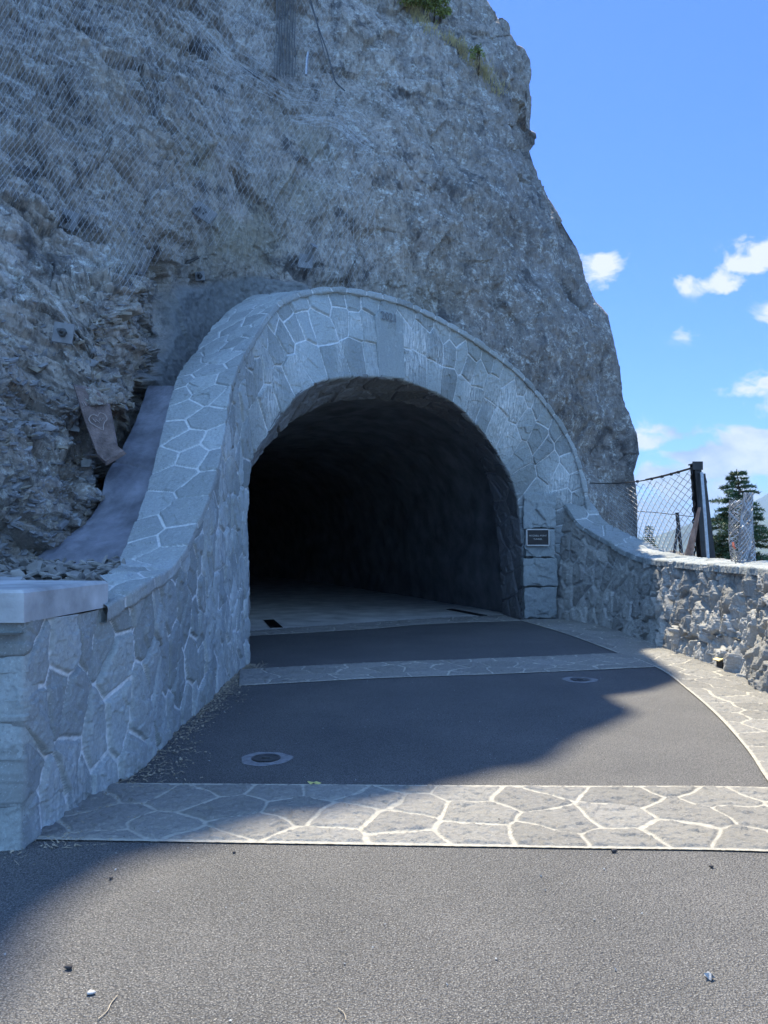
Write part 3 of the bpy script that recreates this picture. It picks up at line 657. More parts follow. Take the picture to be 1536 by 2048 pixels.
# ================================================================== terrace and gravel
tx=np.linspace(-9,-1.85,60); ty=np.linspace(3.9,9,60); g1,g2=np.meshgrid(tx,ty,indexing='ij')
tz=1.12+.06*(g2-4)+.05*fbm(np.stack([g1.ravel(),g2.ravel(),0*g1.ravel()],1)*1.5,3,9).reshape(g1.shape); tz=np.where((g1>-2.45),np.minimum(tz,1.1),tz)
tz=np.where(g2<5.1,np.minimum(tz,1.1),tz)
grid('ground',np.stack([g1,g2,tz],-1),M_DIRT,flip=False)['kind']='structure'
mb=MB()
def flake(c,s,rg,flat=.4,mbx=None):
    nn=rg.integers(5,8); a=np.sort(rg.uniform(0,2*math.pi,nn)); r=s*rg.uniform(.7,1.1,nn); h=s*flat*rg.uniform(.6,1.2)
    ax=rg.normal(size=3); ax[2]+=2.2; ax/=np.linalg.norm(ax); X=np.cross(ax,[1,0,.1]); X/=np.linalg.norm(X); Yv=np.cross(ax,X)
    V=[];
    for sgn_,sc in((-1,.85),(0,1.),(1,.7)):
        for k in range(nn): V.append(c+X*math.cos(a[k])*r[k]*sc+Yv*math.sin(a[k])*r[k]*sc+ax*h*sgn_*.5)
    Fs=[[k,(k+1)%nn,nn+(k+1)%nn,nn+k] for k in range(nn)]+[[nn+k,nn+(k+1)%nn,2*nn+(k+1)%nn,2*nn+k] for k in range(nn)]+[list(range(2*nn,3*nn)),list(range(nn-1,-1,-1))]
    mbx.add(V,Fs)
for i in range(1500):
    x=RNG.uniform(-4.2,-1.95); y=RNG.uniform(4.9,7.6)
    if y<5.5 and x<-2.4-(y-4.9)*.1 and x>-4.3 and y<5.45: continue
    z=1.20+.075*(y-4.6)+RNG.uniform(-.03,.05)
    flake(np.array([x,y,z]),RNG.uniform(.03,.085)*(1.5 if RNG.random()<.12 else 1),RNG,.35,mb)
props(mb.build('gravel',M_GRAVEL),'bed of flaky broken rock between the concrete cap and the cliff foot','gravel',kind='stuff')
# ================================================================== scratched slab
sl_px=[(145,767),(195,779),(219,810),(234,892),(250,904),(211,927),(195,912),(168,841)]
dv=float(depth0(195,850)[0])-.62
tp_=[PY(a,b,cliffat(a,b)[0][1]) for a,b in sl_px]; tp_=np.array(tp_)
tp_[:,1]=min([cliffat(a,b)[0][1] for a,b in sl_px+[(190,840),(205,880),(180,800)]])-.06+(tp_[:,0]-tp_[:,0].mean())*.12+(tp_[:,2]-tp_[:,2].mean())*.15
tp_=np.array([PY(a,b,t[1]) for (a,b),t in zip(sl_px,tp_)]); cs=tp_.mean(0); _,_,vt=np.linalg.svd(tp_-cs); nS=vt[2]; nS=nS if nS[1]<0 else -nS
tp_=tp_-((tp_-cs)@nS)[:,None]*nS
slab=thing('rock_slab',cs,'reddish rock slab with a scratched heart and initials on the left cliff face','rock slab')
n8=len(tp_); oo=[(tp_-cs)*.45+cs-nS*.4,(tp_-cs)*1.03+cs-nS*.03,(tp_-cs)*.94+cs]
mbs=MB(); mbs.add(list(np.vstack(oo)),[[l*n8+i,l*n8+(i+1)%n8,(l+1)*n8+(i+1)%n8,(l+1)*n8+i] for l in(0,1) for i in range(n8)]+[list(range(2*n8,3*n8))]); mbs.build('slab_body',M_RED,slab)
def onslab(px,py):
    r=ray(px,py); k=((cs-np.array([0,0,EYE]))@nS)/(r@nS); return r*k+np.array([0,0,EYE])+nS*.004
def scratch(pts,name): 
    m_=MB(); P=[onslab(a,b) for a,b in pts]; m_.tube(resample(P,max(6,len(P)*3)),.0055,4); return m_
def crop(l): return [(100+a/6.98,740+b/6.98) for a,b in l]
h_=scratch(crop([(660,650),(620,628),(570,640),(545,690),(560,725),(620,770),(690,815),(745,840),(748,780),(765,730),(798,690),(780,640),(740,610),(700,600),(670,640),(662,652)]),'h'); h_.build('scratched_heart',M_SCR,slab)
m_=MB()
for seg in ([(600,680),(640,730),(650,715)],[(640,730),(640,690),(700,740),(690,680)],[(700,670),(715,715),(745,670)],[(455,450),(480,510),(450,520)],[(480,450),(505,500)],[(500,440),(545,470),(510,505),(500,440)],[(560,450),(572,500)],[(440,450),(480,445)]):
    m_.tube([onslab(a,b) for a,b in crop(seg)],.004,4)
m_.build('scratched_letters',M_SCR,slab)
M_CHIP=simple('rock_chip',(.20,.20,.205),.92,0,.5,5,.016); M_CHIPT=simple('tan_rock_chip',(.24,.215,.175),.92,0,.4,5,.012); M_CHIPP=simple('pale_rock_chip',(.30,.305,.30),.9,0,.3,8,.01)
def chip(c,ax,s,fl,rg,mbx,el=1.5):
    nn=int(rg.integers(4,7)); a=np.sort(rg.uniform(0,2*math.pi,nn)+0)+0; a=np.arange(nn)*2*math.pi/nn+rg.uniform(-.35,.35,nn); r=s*rg.uniform(.65,1.1,nn); h=s*fl*rg.uniform(.6,1.3)
    ax=ax/np.linalg.norm(ax); X=np.cross(ax,rg.normal(size=3)); X/=np.linalg.norm(X); Yv=np.cross(ax,X); tx_,ty_=rg.uniform(-.3,.3,2)
    V_=[]
    for sg_,sc in((-1,.9),(.6,1.),(1,.75)):
        for k in range(nn):
            u=math.cos(a[k])*r[k]*sc*el; v=math.sin(a[k])*r[k]*sc; V_.append(c+X*u+Yv*v+ax*(h*sg_*.5+u*tx_*.3+v*ty_*.3))
    mbx.add(V_,[[k,(k+1)%nn,nn+(k+1)%nn,nn+k] for k in range(nn)]+[[nn+k,nn+(k+1)%nn,2*nn+(k+1)%nn,2*nn+k] for k in range(nn)]+[list(range(2*nn,3*nn)),list(range(nn-1,-1,-1))])
rg=np.random.default_rng(21); qxg=qx.reshape(CG.shape[:2]); qyg=qy.reshape(CG.shape[:2]); shg=shot.reshape(CG.shape[:2])
cand=np.argwhere((qxg>-60)&(qxg<330)&(qyg>430)&(qyg<1150)&(shg<.2)&keep_v)
m1,m2,m3=MB(),MB(),MB()
slpoly=np.array(sl_px)*1.; slpoly=(slpoly-slpoly.mean(0))*1.12+slpoly.mean(0)
appoly=np.array([(60,1135),(96,1092),(150,1056),(196,1004),(214,944),(240,899),(268,844),(286,794),(300,764),(360,764),(330,1160),(60,1160)],float)
okc=~(inpoly(cpx[cand[:,0],cand[:,1]],cpy[cand[:,0],cand[:,1]],slpoly)|inpoly(cpx[cand[:,0],cand[:,1]],cpy[cand[:,0],cand[:,1]],appoly)); cand=cand[okc]
for k in rg.choice(len(cand),2200,replace=False):
    i,j=cand[k]; x,y=qxg[i,j],qyg[i,j]
    pr=.10+.9*sstep(600,800,y); 
    if x>190 and 600<y<900: pr=1
    if rg.random()>pr: continue
    p=CG[i,j]; ax=nC[i,j]*.55+np.array([-.35,-.1,.55])+rg.normal(size=3)*.26; s=rg.uniform(.018,.045)*(1+.8*(rg.random()<.15))
    w=m2 if (x>170 and 590<y<900 and rg.random()<.75) or rg.random()<.12 else (m3 if (130<x<215 and 830<y<1080 and rg.random()<.12) else m1)
    chip(p+nC[i,j]*rg.uniform(-.035,.004),ax,s,rg.uniform(.3,.7),rg,w)
for w,m_,l in((m1,M_CHIP,'layered broken grey rock flakes covering the lower left cliff'),(m2,M_CHIPT,'tan brown rock flakes stepping down beside the sprayed recess'),(m3,M_CHIPP,'pale lichened rock flakes beside the reddish slab')):
    props(w.build('broken_rock',m_),l,'rock',kind='stuff')
# ================================================================== rock anchors
def anchor(px,py,size,kind,label,rot):
    p,nn=cliffat(px,py,.04); p=p+np.array([0,-.19,0])
    nn=np.array([.05,-1,.15]); nn/=np.linalg.norm(nn)
    t=thing('rock_anchor',p,label,'rock anchor'); R=frame((math.cos(rot),0,math.sin(rot)),(-math.sin(rot),0,math.cos(rot)))
    b=MB(); 
    if kind=='tall': b.box(p,(size,size*1.75,.03),R,.005)
    else: b.box(p,(size,size,.03),R,.005)
    b.build('plate',M_PLATE,t); nz_=R[:,2]*(1 if R[1,2]<0 else -1)
    b=MB()
    if kind=='tall':
        for u,v in ((-.2,.5),(.15,.45),(.2,.1),(-.1,.0),(.1,-.1)): b=MB(); b.tube([p+R[:,0]*u*size+R[:,1]*v*size,p+R[:,0]*u*size+R[:,1]*v*size+nz_*.03],.016,8); b.build('bolt_head',M_IRON,t)
        b=MB(); b.tube([p+R[:,1]*size*.55,p+R[:,1]*size*.55+nz_*.12],.04,10); b.build('nut',M_PLATE,t)
    elif kind=='peg':
        b.tube([p,p+np.array([.12,-.1,.16]),p+np.array([.16,-.14,.22])],[.035,.035,.035],10); b.build('stub',M_PLATE,t)
        b=MB(); b.tube([p+np.array([.155,-.14,.215]),p+np.array([.17,-.155,.235])],.075,12); b.build('end_disc',M_PLATE,t)
    else:
        b.tube([p,p+nz_*.06],[.05,.045],6); b.tube([p+nz_*.06,p+nz_*.14],.018,8); b.build('nut',M_IRON,t)
    # bar that ties the anchor back into the rock
    b=MB(); b.tube([p,p-nz_*.8],.02,6); b.build('bar',M_IRON,t)
anchor(410,437,.22,'tall','perforated steel anchor plate tilted to the right, highest on the rock above the arch',.95)
anchor(613,533,.26,'peg','steel anchor plate with a protruding disc stub just above the crown of the arch',-.12)
anchor(143,681,.22,'sq','square anchor plate with a domed nut low on the left cliff beside the apron',-.15)
anchor(143,457,.25,'sq','square anchor plate with a domed nut amid white lichen at the netting edge',-.35)
anchor(402,560,.15,'sq','small anchor plate half buried in the sprayed concrete left of the arch crown',.1)
p,_=cliffat(388,535,.0); b=MB(); b.tube([p+np.array([-.16,-.25,-.08]),p+np.array([.13,-.2,.1])],.025,8); props(b.build('steel_bar',M_IRON),'short dark steel bar sticking out of the tan rock left of the arch crown','steel bar')
# ================================================================== netting on the cliff
def wires(family,spc,px0,px1,py0,py1,slope,inside,off,r,wamp=8,nstep=70,sd=0):
    mbw=MB(); a=-3000
    for c in np.arange(-2400,2600,spc):
        ys=np.linspace(py0,py1,nstep); xs=c+ys*slope
        pts=np.c_[xs,ys,0*xs]; w=fbm(np.c_[xs/140,ys/190,xs*0+sd],3,15)*wamp*3; xs=xs+w
        ok=inside(xs,ys); 
        if ok.sum()<3: continue
        P=surf(xs,ys,off+.10*fbm(np.c_[xs/60,ys/80,xs*0],2,5)); 
        run=[]
        for i in range(nstep):
            if ok[i]: run.append(P[i])
            if (not ok[i] or i==nstep-1) and run:
                if len(run)>2: mbw.tube(run,r,3,False)
                run=[]
    return mbw
def ins(x,y):
    lo=np.interp(x,[0,60,150,260,330,420,520,600,700,760],[380,400,470,600,520,500,420,560,600,560])
    return (y<lo+14*np.sin(x/17.))&(y>-40)&(x>-10)&(x<np.interp(y,[-40,200,300,600],[640,700,745,765]))
net=thing('rockfall_netting',surf(400,500,.5)[0],'thin wire rockfall netting draped over the cliff above the arch','netting')
mw=wires(0,11.5,0,0,-40,640,-.62,ins,.42,.0021,6); mw.build('wire_mesh',M_NETW,net)
mw=wires(0,13,0,0,-40,640,.30,ins,.43,.0018,9,sd=3); mw.build('wire_mesh',M_NETW,net)
# folded seam and bundles of slack net
mb=MB()
for k in range(46):
    x0=552+k*.85+RNG.uniform(-.6,.6); ys=np.linspace(-40,152+RNG.uniform(-8,6),14); mb.tube(surf(x0+1.2*np.sin(ys/30+k)+(ys>100)*(k-23)*.12,ys,.55+.05*math.sin(k)),.0045,3,False)
mb.build('gathered_fold',M_IRON,net)
mb=MB()
for k in range(46):
    t=np.linspace(RNG.uniform(0,.5),RNG.uniform(.5,1),16); x=np.interp(t,[0,.4,1],[360,520,745]); y=np.interp(t,[0,.25,.55,.8,1],[0,110,185,200,275]); 
    mb.tube(surf(x+RNG.normal()*20,y+RNG.normal()*18+4*np.sin(t*20+k),.5+RNG.uniform(-.05,.05)),.0016,3,False)
mb.build('slack_roll',M_NETW,net)
mb=MB()
for k in range(22):
    t=np.linspace(0,1,14); x=np.interp(t,[0,1],[590,745]); y=np.interp(t,[0,.5,1],[240,243,300]); mb.tube(surf(x+RNG.uniform(-14,10),y+RNG.uniform(-10,10)+3*np.sin(t*15+k),.5),.0016,3,False)
mb.build('slack_roll',M_NETW,net)
mb=MB(); t=np.linspace(0,1,20); mb.tube(surf(np.interp(t,[0,.3,.6,.85,1],[616,635,655,671,690]),np.interp(t,[0,.3,.6,.85,1],[-20,50,105,165,182]),.5),.014,6)
mb.tube(surf(np.interp(t,[0,.4,1],[612,632,652]),np.interp(t,[0,.4,1],[-20,40,120]),.52),.010,6); props(mb.build('steel_cable',M_IRON),'dark steel cable hanging slack down the cliff right of the gathered net fold','cable')
mb=MB(); mb.tube(surf(np.array([616,613,612]),np.array([105,125,150]),.55),.024,6); props(mb.build('steel_rod',M_GALV),'short pale steel rod upright between the net fold and the hanging cable','rod')
# ================================================================== vegetation on the cliff
def leafclump(mbx,c,rad,nl,ls,rg,up=.3):
    for i in range(nl):
        d=rg.normal(size=3); d/=np.linalg.norm(d); p=c+d*rad*rg.random()**.5*np.array([1,.6,.9]); a=rg.normal(size=3); a[2]+=up; a/=np.linalg.norm(a)
        x=np.cross(a,d+.01); x/=np.linalg.norm(x)+1e-9; s=ls*rg.uniform(.6,1.3)
        mbx.add([p-x*s*.5,p+a*s*.2+x*0-np.cross(x,a)*s*.3,p+x*s*.6,p+np.cross(x,a)*s*.3],[[0,1,2,3]])
def shrub(name,pts,label,leaf=M_LEAF,ls=.06,n_=500,cat='shrub'):
    p0,_=cliffat(*pts[len(pts)//2][:2]); t=thing(name,p0,label,cat); mbl=MB(); mbt=MB()
    for x,y,r in pts:
        p,nn=cliffat(x,y); c=p+np.array([0,-.25,.15]); mbt.tube([p+np.array([0,.1,-.2]),p+np.array([0,-.1,-.02]),c],[.03,.02,.008],5)
        for k in range(5):
            c2=c+RNG.normal(size=3)*r*.55; mbt.tube([c,c2],[.008,.004],4,False); leafclump(mbl,c2,r*.55,int(n_/5/len(pts)*(r/.3)),ls,RNG)
    mbl.build('leaves',leaf,t); mbt.build('stems',M_BARK,t)
shrub('shrub',[(822,4,.35),(838,16,.38),(855,28,.35),(868,42,.3),(880,38,.2)],'bushy green shrub growing from the cliff at the top edge of the view',n_=2600,ls=.07)
shrub('shrub',[(952,126,.16),(957,138,.14)],'small yellow green shrub clinging to the narrow diagonal ledge',n_=420,ls=.06)
t=thing('grass_tuft',cliffat(900,90)[0],'line of dry pale grass along the diagonal cliff ledge','grass'); mb=MB()
for k in range(900):
    s=RNG.random(); x=np.interp(s,[0,.3,.5,.75,1],[805,862,905,955,1003]); y=np.interp(s,[0,.3,.5,.75,1],[2,66,90,135,196]); 
    if 0.36<s<.42 or .68<s<.71: continue
    if k%9==0: base,_=cliffat(x,y)
    p=base+RNG.normal(size=3)*np.array([.10,.03,.08])+np.array([0,-.06,0]); tip=p+np.array([RNG.uniform(-.08,.12),-.05+RNG.uniform(-.05,.03),RNG.uniform(.05,.2)]); w=np.array([.008,0,0])
    mb.add([p-w,p+w,tip],[[0,1,2]])
mb.build('blades',M_GRASS,t)
# ================================================================== terrain outside the wall, far hills
gx=np.r_[np.linspace(4.3,12,70),np.linspace(12.5,60,50)]; gy=np.r_[np.linspace(0,34,120),np.linspace(36,110,30)]
g1,g2=np.meshgrid(gx,gy,indexing='ij')
edge_=np.interp(g2,[0,9,13,17,24,34,110],[5.5,6.2,6.6,7.6,11,16,20])
z=.35-.55*np.maximum(g1-edge_,0)-.012*np.maximum(g1-edge_,0)**1.5+.95*gb(g1,g2,8.2,22,2.6,5)*1.0+.18*fbm(np.stack([g1.ravel()*.8,g2.ravel()*.8,0*g1.ravel()],1),4,17).reshape(g1.shape)
z=np.where(g1<5.2,np.minimum(z,.5),z); z=z-.04*np.maximum(g2-26,0)**1.5; z=np.maximum(z,-82)
grid('hillside',np.stack([g1,g2,z],-1),M_DIRT,flip=normals(np.stack([g1,g2,z],-1))[3,3,2]<0)['kind']='structure'
def bank(x,y):
    i=np.argmin(abs(gx-x)); j=np.argmin(abs(gy-y)); return z[i,j]
gs=9000.
M_VALLEY=simple('valley_forest',(.05,.075,.035),.9,0,.5,.004,0)
grid('ground',np.array([[[-gs,-200,-80],[-gs,gs,-80]],[[gs,-200,-80],[gs,gs,-80]]],float),M_VALLEY,flip=True)['kind']='structure'
M_HILL=simple('hill_forest',(.055,.075,.045),.95,0,.5,.006,0)
def ridge(prof,Yd,thick,sd,name='hill'):
    xs=np.linspace(prof[0][0],prof[-1][0],260); ys=np.interp(xs,[p[0] for p in prof],[p[1] for p in prof])
    P=PY(xs,ys,Yd); P[:,2]+=fbm(np.c_[xs/18,xs*0,xs*0+sd],5,sd)*Yd*.006
    rows_=[]
    for q in np.linspace(0,1,40):
        r=P.copy(); r[:,1]-=thick*q; r[:,2]=(P[:,2]+85)*(1-q)**1.15-85
        r[:,2]+=fbm(r/260.,5,sd+3)*60*q*(1-q)*4*.5*(Yd/5000); rows_.append(r)
    bk=P.copy(); bk[:,1]+=thick; bk[:,2]=-85; R_=np.stack([bk]+rows_,1)
    grid(name,R_,M_HILL,flip=normals(R_)[100,20,2]<0)['kind']='structure'
ridge([(1000,1075),(1240,1098),(1320,1094),(1345,1076),(1385,1048),(1410,1040),(1440,1030),(1480,1038),(1560,1042),(1700,1010),(2400,960)],4200,1900,5)
ridge([(1000,1085),(1380,1075),(1440,1040),(1480,1015),(1505,1002),(1536,985),(1600,955),(1800,900),(2400,930)],6800,2200,8)
ridge([(-1500,1000),(-200,1010),(1100,1080),(1300,1086)],7600,1500,12)
hz=bpy.data.materials.new('air'); hz.use_nodes=True; hz.node_tree.nodes.clear(); nn_=hz.node_tree.nodes
ou=nn_.new('ShaderNodeOutputMaterial'); pv=nn_.new('ShaderNodeVolumePrincipled'); pv.inputs['Density'].default_value=1.0e-4; pv.inputs['Color'].default_value=(.45,.68,1,1); pv.inputs['Anisotropy'].default_value=.2
hz.node_tree.links.new(pv.outputs[0],ou.inputs['Volume'])
HAZE=True
if HAZE:
    mb=MB(); mb.box((0,4400,260),(18400,9600,700)); o=mb.build('haze',hz); o['kind']='stuff'
# ================================================================== fence on the right
YP0=13.0; pt=PY(1391,930,YP0); pb=PY(1405,1120,YP0); pb=pb+(pb-pt)*.25
fe=thing('cable_net_fence',pb,'dark steel I beam post with diamond cable net strung to the cliff','fence')
def beam(a,b,w,mbx):
    a=np.asarray(a);b=np.asarray(b); L=np.linalg.norm(b-a); Zb=(b-a)/L; Xb=np.array([1.,.25,0]); Xb=Xb-(Xb@Zb)*Zb; Xb/=np.linalg.norm(Xb); R=np.stack([Xb,np.cross(Zb,Xb),Zb],1); c=(a+b)/2
    mbx.box(c,(w*.12,w*.8,L),R); mbx.box(c+R[:,1]*w*.46,(w,w*.12,L),R); mbx.box(c-R[:,1]*w*.46,(w,w*.12,L),R)
b=MB(); beam(pb,pt,.125,b); b.build('post',M_STEEL,fe)
b=MB(); R=frame((1,0,0),pt-pb); b.box(pt+np.array([0,-.09,-.02]),(.17,.14,.02),R); b.box(pt+np.array([0,0,.01]),(.18,.18,.02)); b.build('head_plate',M_STEEL,fe)
q1=PY(1403,945,YP0-.1); q2=PY(1417,1130,YP0-.25); b=MB(); b.tube([q1,q2],.028,6); b.build('brace',M_GALV,fe)
q1=PY(1402,948,YP0+.3); q2=PY(1424,1130,YP0+.3); b=MB(); beam(q2,q1,.10,b); b.build('brace',M_STEEL,fe)
# net plane: post top -> cliff
cl_t=PY(1181,966,16.6); cl_b=PY(1286,1140,15.2); n_t=PY(1383,937,YP0); n_b=PY(1392,1150,YP0)
def bil(a,b_): return (cl_t*(1-a)+n_t*a)*(1-b_)+(cl_b*(1-a)+n_b*a)*b_
def sag(a,b_): return bil(a,b_)+np.array([0,0,-.10*math.sin(math.pi*a)*(1-b_)+.0])+np.array([0,.03*math.sin(9*a+5*b_),0])
mesh_=MB(); H_=13.; Wn=15.
for s_ in(1,-1):
    for c in np.arange(-16,32,1.0):
        pts=[]
        for a in np.linspace(0,1,24):
            b_=(c+s_*a*Wn)/H_ + (0 if s_>0 else 0)
            if 0<=b_<=1: pts.append(sag(a,b_))
        if len(pts)>1: mesh_.tube(pts,.0048,4,False)
mesh_.build('diamond_mesh',M_GALV,fe)
b=MB(); b.tube([sag(a,0) for a in np.linspace(0,1,20)]+[pt+np.array([0,-.05,-.05])],.012,6); b.tube([sag(a,0)+np.array([0,0,.015]) for a in np.linspace(.6,1,8)]+[pt+np.array([0,-.05,0])],.009,6)
b.build('top_cable',M_STEEL,fe)
for a in (.52,.66,.76,.84,.90):
    b=MB(); b.box(sag(a,0),(.05,.04,.05),None,.008); b.build('cable_clamp',M_STEEL,fe)
b=MB(); b.tube([sag(1,t_)+np.array([.02*math.sin(t_*60),.02*math.cos(t_*50),0]) for t_ in np.linspace(0,1,60)],.014,5); b.build('lacing_cable',M_STEEL,fe)
b=MB(); b.tube([q1+np.array([.06+.03*math.sin(k*1.7),0,-k*.085]) +(q2-q1)*k/30. for k in range(22)],.009,4); b.build('chain',M_STEEL,fe)
# rolled net around the post foot
def netroll(cx,cy0,cy1,w0,w1,Yd,m_,lean,parent,name,cell=.05,r=.0045,seed=1,sheets=3,NW_=26):
    mbx=MB(); rg=np.random.default_rng(seed)
    H=abs(cy1-cy0)
    for sh in range(sheets):
        nC_=int(NW_-5*sh); rad=1-.3*sh
        for s_ in(1,-1):
            for k in range(nC_):
                pts=[]
                for i,t_ in enumerate(np.linspace(0,1,34)):
                    an=2*math.pi*k/nC_+s_*t_*7.5+.25*math.sin(t_*11+k)
                    hw=(w0*(1-t_)+w1*t_)*.5*rad*(1+.12*math.sin(an*2+t_*5+sh)); px_=cx+lean*(t_-.5)
                    c_=PY(px_,cy0+(cy1-cy0)*t_,Yd); pts.append(c_+np.array([hw*math.cos(an),hw*.6*math.sin(an),rg.uniform(-.004,.004)]))
                mbx.tube(pts,r,3,False)
    return mbx.build(name,m_,parent)
netroll(1386,1130,1015,.13,.04,YP0-.3,M_RUST,26,fe,'gathered_mesh',r=.006,seed=2,sheets=2)
nb=thing('net_bundle',PY(1492,1125,10.6),'tall grey bundle of folded chain link netting standing behind the wall before the fir','net bundle')
netroll(1482,1135,1000,.33,.26,10.6,M_GALV,-12,nb,'folded_mesh',r=.0055,seed=5,sheets=1,NW_=15)
netroll(1492,1130,985,.16,.14,10.5,M_GALV,10,nb,'folded_mesh',r=.005,seed=8,sheets=1,NW_=12)
b=MB(); b.tube([PY(1502,1135,10.75),PY(1497,990,10.75)],.05,10); b.build('post',simple('grey_post',(.19,.20,.21),.6,.2,.2,9,0),nb)
sk=thing('survey_stake',PY(1471,1130,10.2),'thin wooden stake with a scrap of orange tape before the net bundle','stake')
b=MB(); b.tube([PY(1472,1130,10.2),PY(1465,1085,10.2)],.010,5); b.build('stick',M_TWIG,sk); b=MB(); b.tube([PY(1466,1085,10.19),PY(1467,1092,10.16),PY(1471,1098,10.15)],[.018,.016,.006],5); b.build('tape',M_ORANGE,sk)
# far post with its brace
f2=thing('fence_post',PY(1362,1112,22),'small distant dark steel post with a slanting brace seen through the net','post')
b=MB(); beam(PY(1364,1118,22),PY(1354,1025,22),.07,b); b.build('post',M_STEEL,f2); b=MB(); beam(PY(1347,1118,21.6),PY(1356,1050,22),.055,b); b.build('brace',M_STEEL,f2)
b=MB(); b.tube([PY(1356,1030,22)+np.array([x_*1.0,0,-.12*math.sin(x_)]) for x_ in np.linspace(-3.,2.2,10)],.010,4); b.build('cable',M_STEEL,f2)
# ================================================================== firs
def fir(base,H,W,seed,label,dens=1.,tilt=0,nd=.05):
    rg=np.random.default_rng(seed); t=thing('fir_tree',base,label,'fir tree'); tr=MB(); base=np.asarray(base)
    pts=[base+np.array([.03*math.sin(k*1.3)+tilt*k/8,.0,H*k/8]) for k in range(9)]; tr.tube(pts,[.03*H*(1-k/8)*.5+.008 for k in range(9)],8); 
    br=MB(); nd_=[]
    nl=int(13*dens+H*2.2)
    for l in range(nl):
        f=.1+.9*(l/nl); z=H*f; L=W*(1-f)**.95*rg.uniform(.6,1.25)+.07
        nb_=rg.integers(4,7)
        for k in range(nb_):
            an=rg.uniform(0,6.28); d=np.array([math.cos(an),math.sin(an),0]); Lk=L*rg.uniform(.6,1.1); o=base+np.array([tilt*f,0,z])
            P=[o+d*Lk*s+np.array([0,0,Lk*(.12*s-.28*s*s+.12*s**3)]) for s in np.linspace(0,1,6)]
            br.tube(P,[.014*(1-.8*s)*(.5+Lk) for s in np.linspace(0,1,6)],4,False)
            ns=int(10+34*Lk)
            for s_ in range(ns):
                s=rg.uniform(.12,1)**.8; q=o+d*Lk*s+np.array([0,0,Lk*(.12*s-.28*s*s+.12*s**3)])
                side=np.cross(d,[0,0,1])*rg.choice([-1,1]); tw=(d*.7+side*rg.uniform(.3,1)+np.array([0,0,rg.uniform(-.25,.25)])); tw/=np.linalg.norm(tw); tl_=Lk*(1-s)*.5+.07
                q2=q+tw*tl_
                nn=int(5+tl_*30)
                for j in range(nn):
                    r_=rg.uniform(0,1); c=q+(q2-q)*r_; a=rg.normal(size=3); a=a-(a@tw)*tw; a/=np.linalg.norm(a)+1e-9; dirn=a*.8+tw*.6
                    w=np.cross(dirn,a+.1*tw+.01); w/=np.linalg.norm(w)+1e-9
                    nd_.append((c,dirn*nd*rg.uniform(.7,1.2),w*nd*.13))
    tr.build('trunk',M_BARK,t); br.build('branches',M_BARK,t)
    A=np.array([x[0] for x in nd_]);D=np.array([x[1] for x in nd_]);Wd=np.array([x[2] for x in nd_])
    V=np.stack([A-Wd,A+Wd,A+D],1).reshape(-1,3)-base; me=bpy.data.meshes.new('needles'); me.vertices.add(len(V)); me.vertices.foreach_set('co',V.astype(np.float32).ravel())
    me.loops.add(len(V)); me.loops.foreach_set('vertex_index',np.arange(len(V),dtype=np.int32)); me.polygons.add(len(V)//3); me.polygons.foreach_set('loop_start',np.arange(0,len(V),3,dtype=np.int32)); me.update(calc_edges=True)
    link('needles',me,M_NEEDLE,t); return t
b0=PY(1482,1250,15.5); top_=PY(1478,938,15.5); fir(b0,top_[2]-b0[2],1.5,3,'dark green fir with spreading boughs behind the grey net bundle',1.9,nd=.07)
b0=PY(1299,1118,26); top_=PY(1298,1050,26); fir(b0,top_[2]-b0[2],.24,9,'small sparse fir seen through the net just right of the cliff foot',1.,nd=.035)
# ================================================================== ironwork and bits on the road
def cover(px,py,r,label):
    c=GZ(px,py); t=thing('valve_cover',c,label,'cover','iron covers set in the asphalt'); 
    def disc(r0,r1,z0,z1,m_,nm,wob=0):
        n2=48; V=[];
        for k in range(n2):
            a=2*math.pi*k/n2; ro=r1*(1+wob*math.sin(a*3+1)+wob*.6*math.sin(a*7)); V.append(c+np.array([math.cos(a)*ro,math.sin(a)*ro,z0])); 
        for k in range(n2):
            a=2*math.pi*k/n2; V.append(c+np.array([math.cos(a)*r0,math.sin(a)*r0,z1]))
        Fs=[[k,(k+1)%n2,n2+(k+1)%n2,n2+k] for k in range(n2)]
        if r0<r1*.5 or nm=='lid': Fs.append([n2+k for k in range(n2)])
        poly(nm,V,Fs,m_,t)
    disc(r*.56,r,.003,.005,M_COLLAR,'collar',.05); disc(r*.46,r*.56,.012,.012,M_IRON,'rim'); disc(r*.30,r*.46,.008,.005,M_IRON,'lid')
    b=MB(); b.box(c+np.array([0,0,.011]),(r*.34,.018,.008)); b.build('lifting_lug',M_IRON,t)
M_COLLAR=simple('concrete_collar',(.19,.19,.20),.85,0,.3,20,.003)
cover(532,1518,.185,'iron valve cover in a pale collar on the asphalt just beyond the nearest paving band')
cover(1160,1360,.20,'iron valve cover in a pale collar on the asphalt near the right kerb')
def grate(pxs,label):
    P=GZ([p[0] for p in pxs],[p[1] for p in pxs],.006); c=P.mean(0); t=thing('drain_grate',c,label,'drain grate','drain grates in the tunnel floor')
    poly('pit',[p for p in P],[[0,1,2,3]],M_IRON,t); b=MB()
    n2=12
    for k in range(n2+1):
        s=k/n2; a=P[0]*(1-s)+P[1]*s; d=P[3]*(1-s)+P[2]*s; b.tube([a+[0,0,.004],d+[0,0,.004]],.006,4)
    b.build('bars',M_STEEL,t)
grate([(527,1240),(547,1239),(565,1255),(541,1256)],'small dark drain grate on the left of the tunnel floor')
grate([(893,1219),(904,1218),(975,1231),(960,1232)],'long narrow drain grate on the right of the tunnel floor')
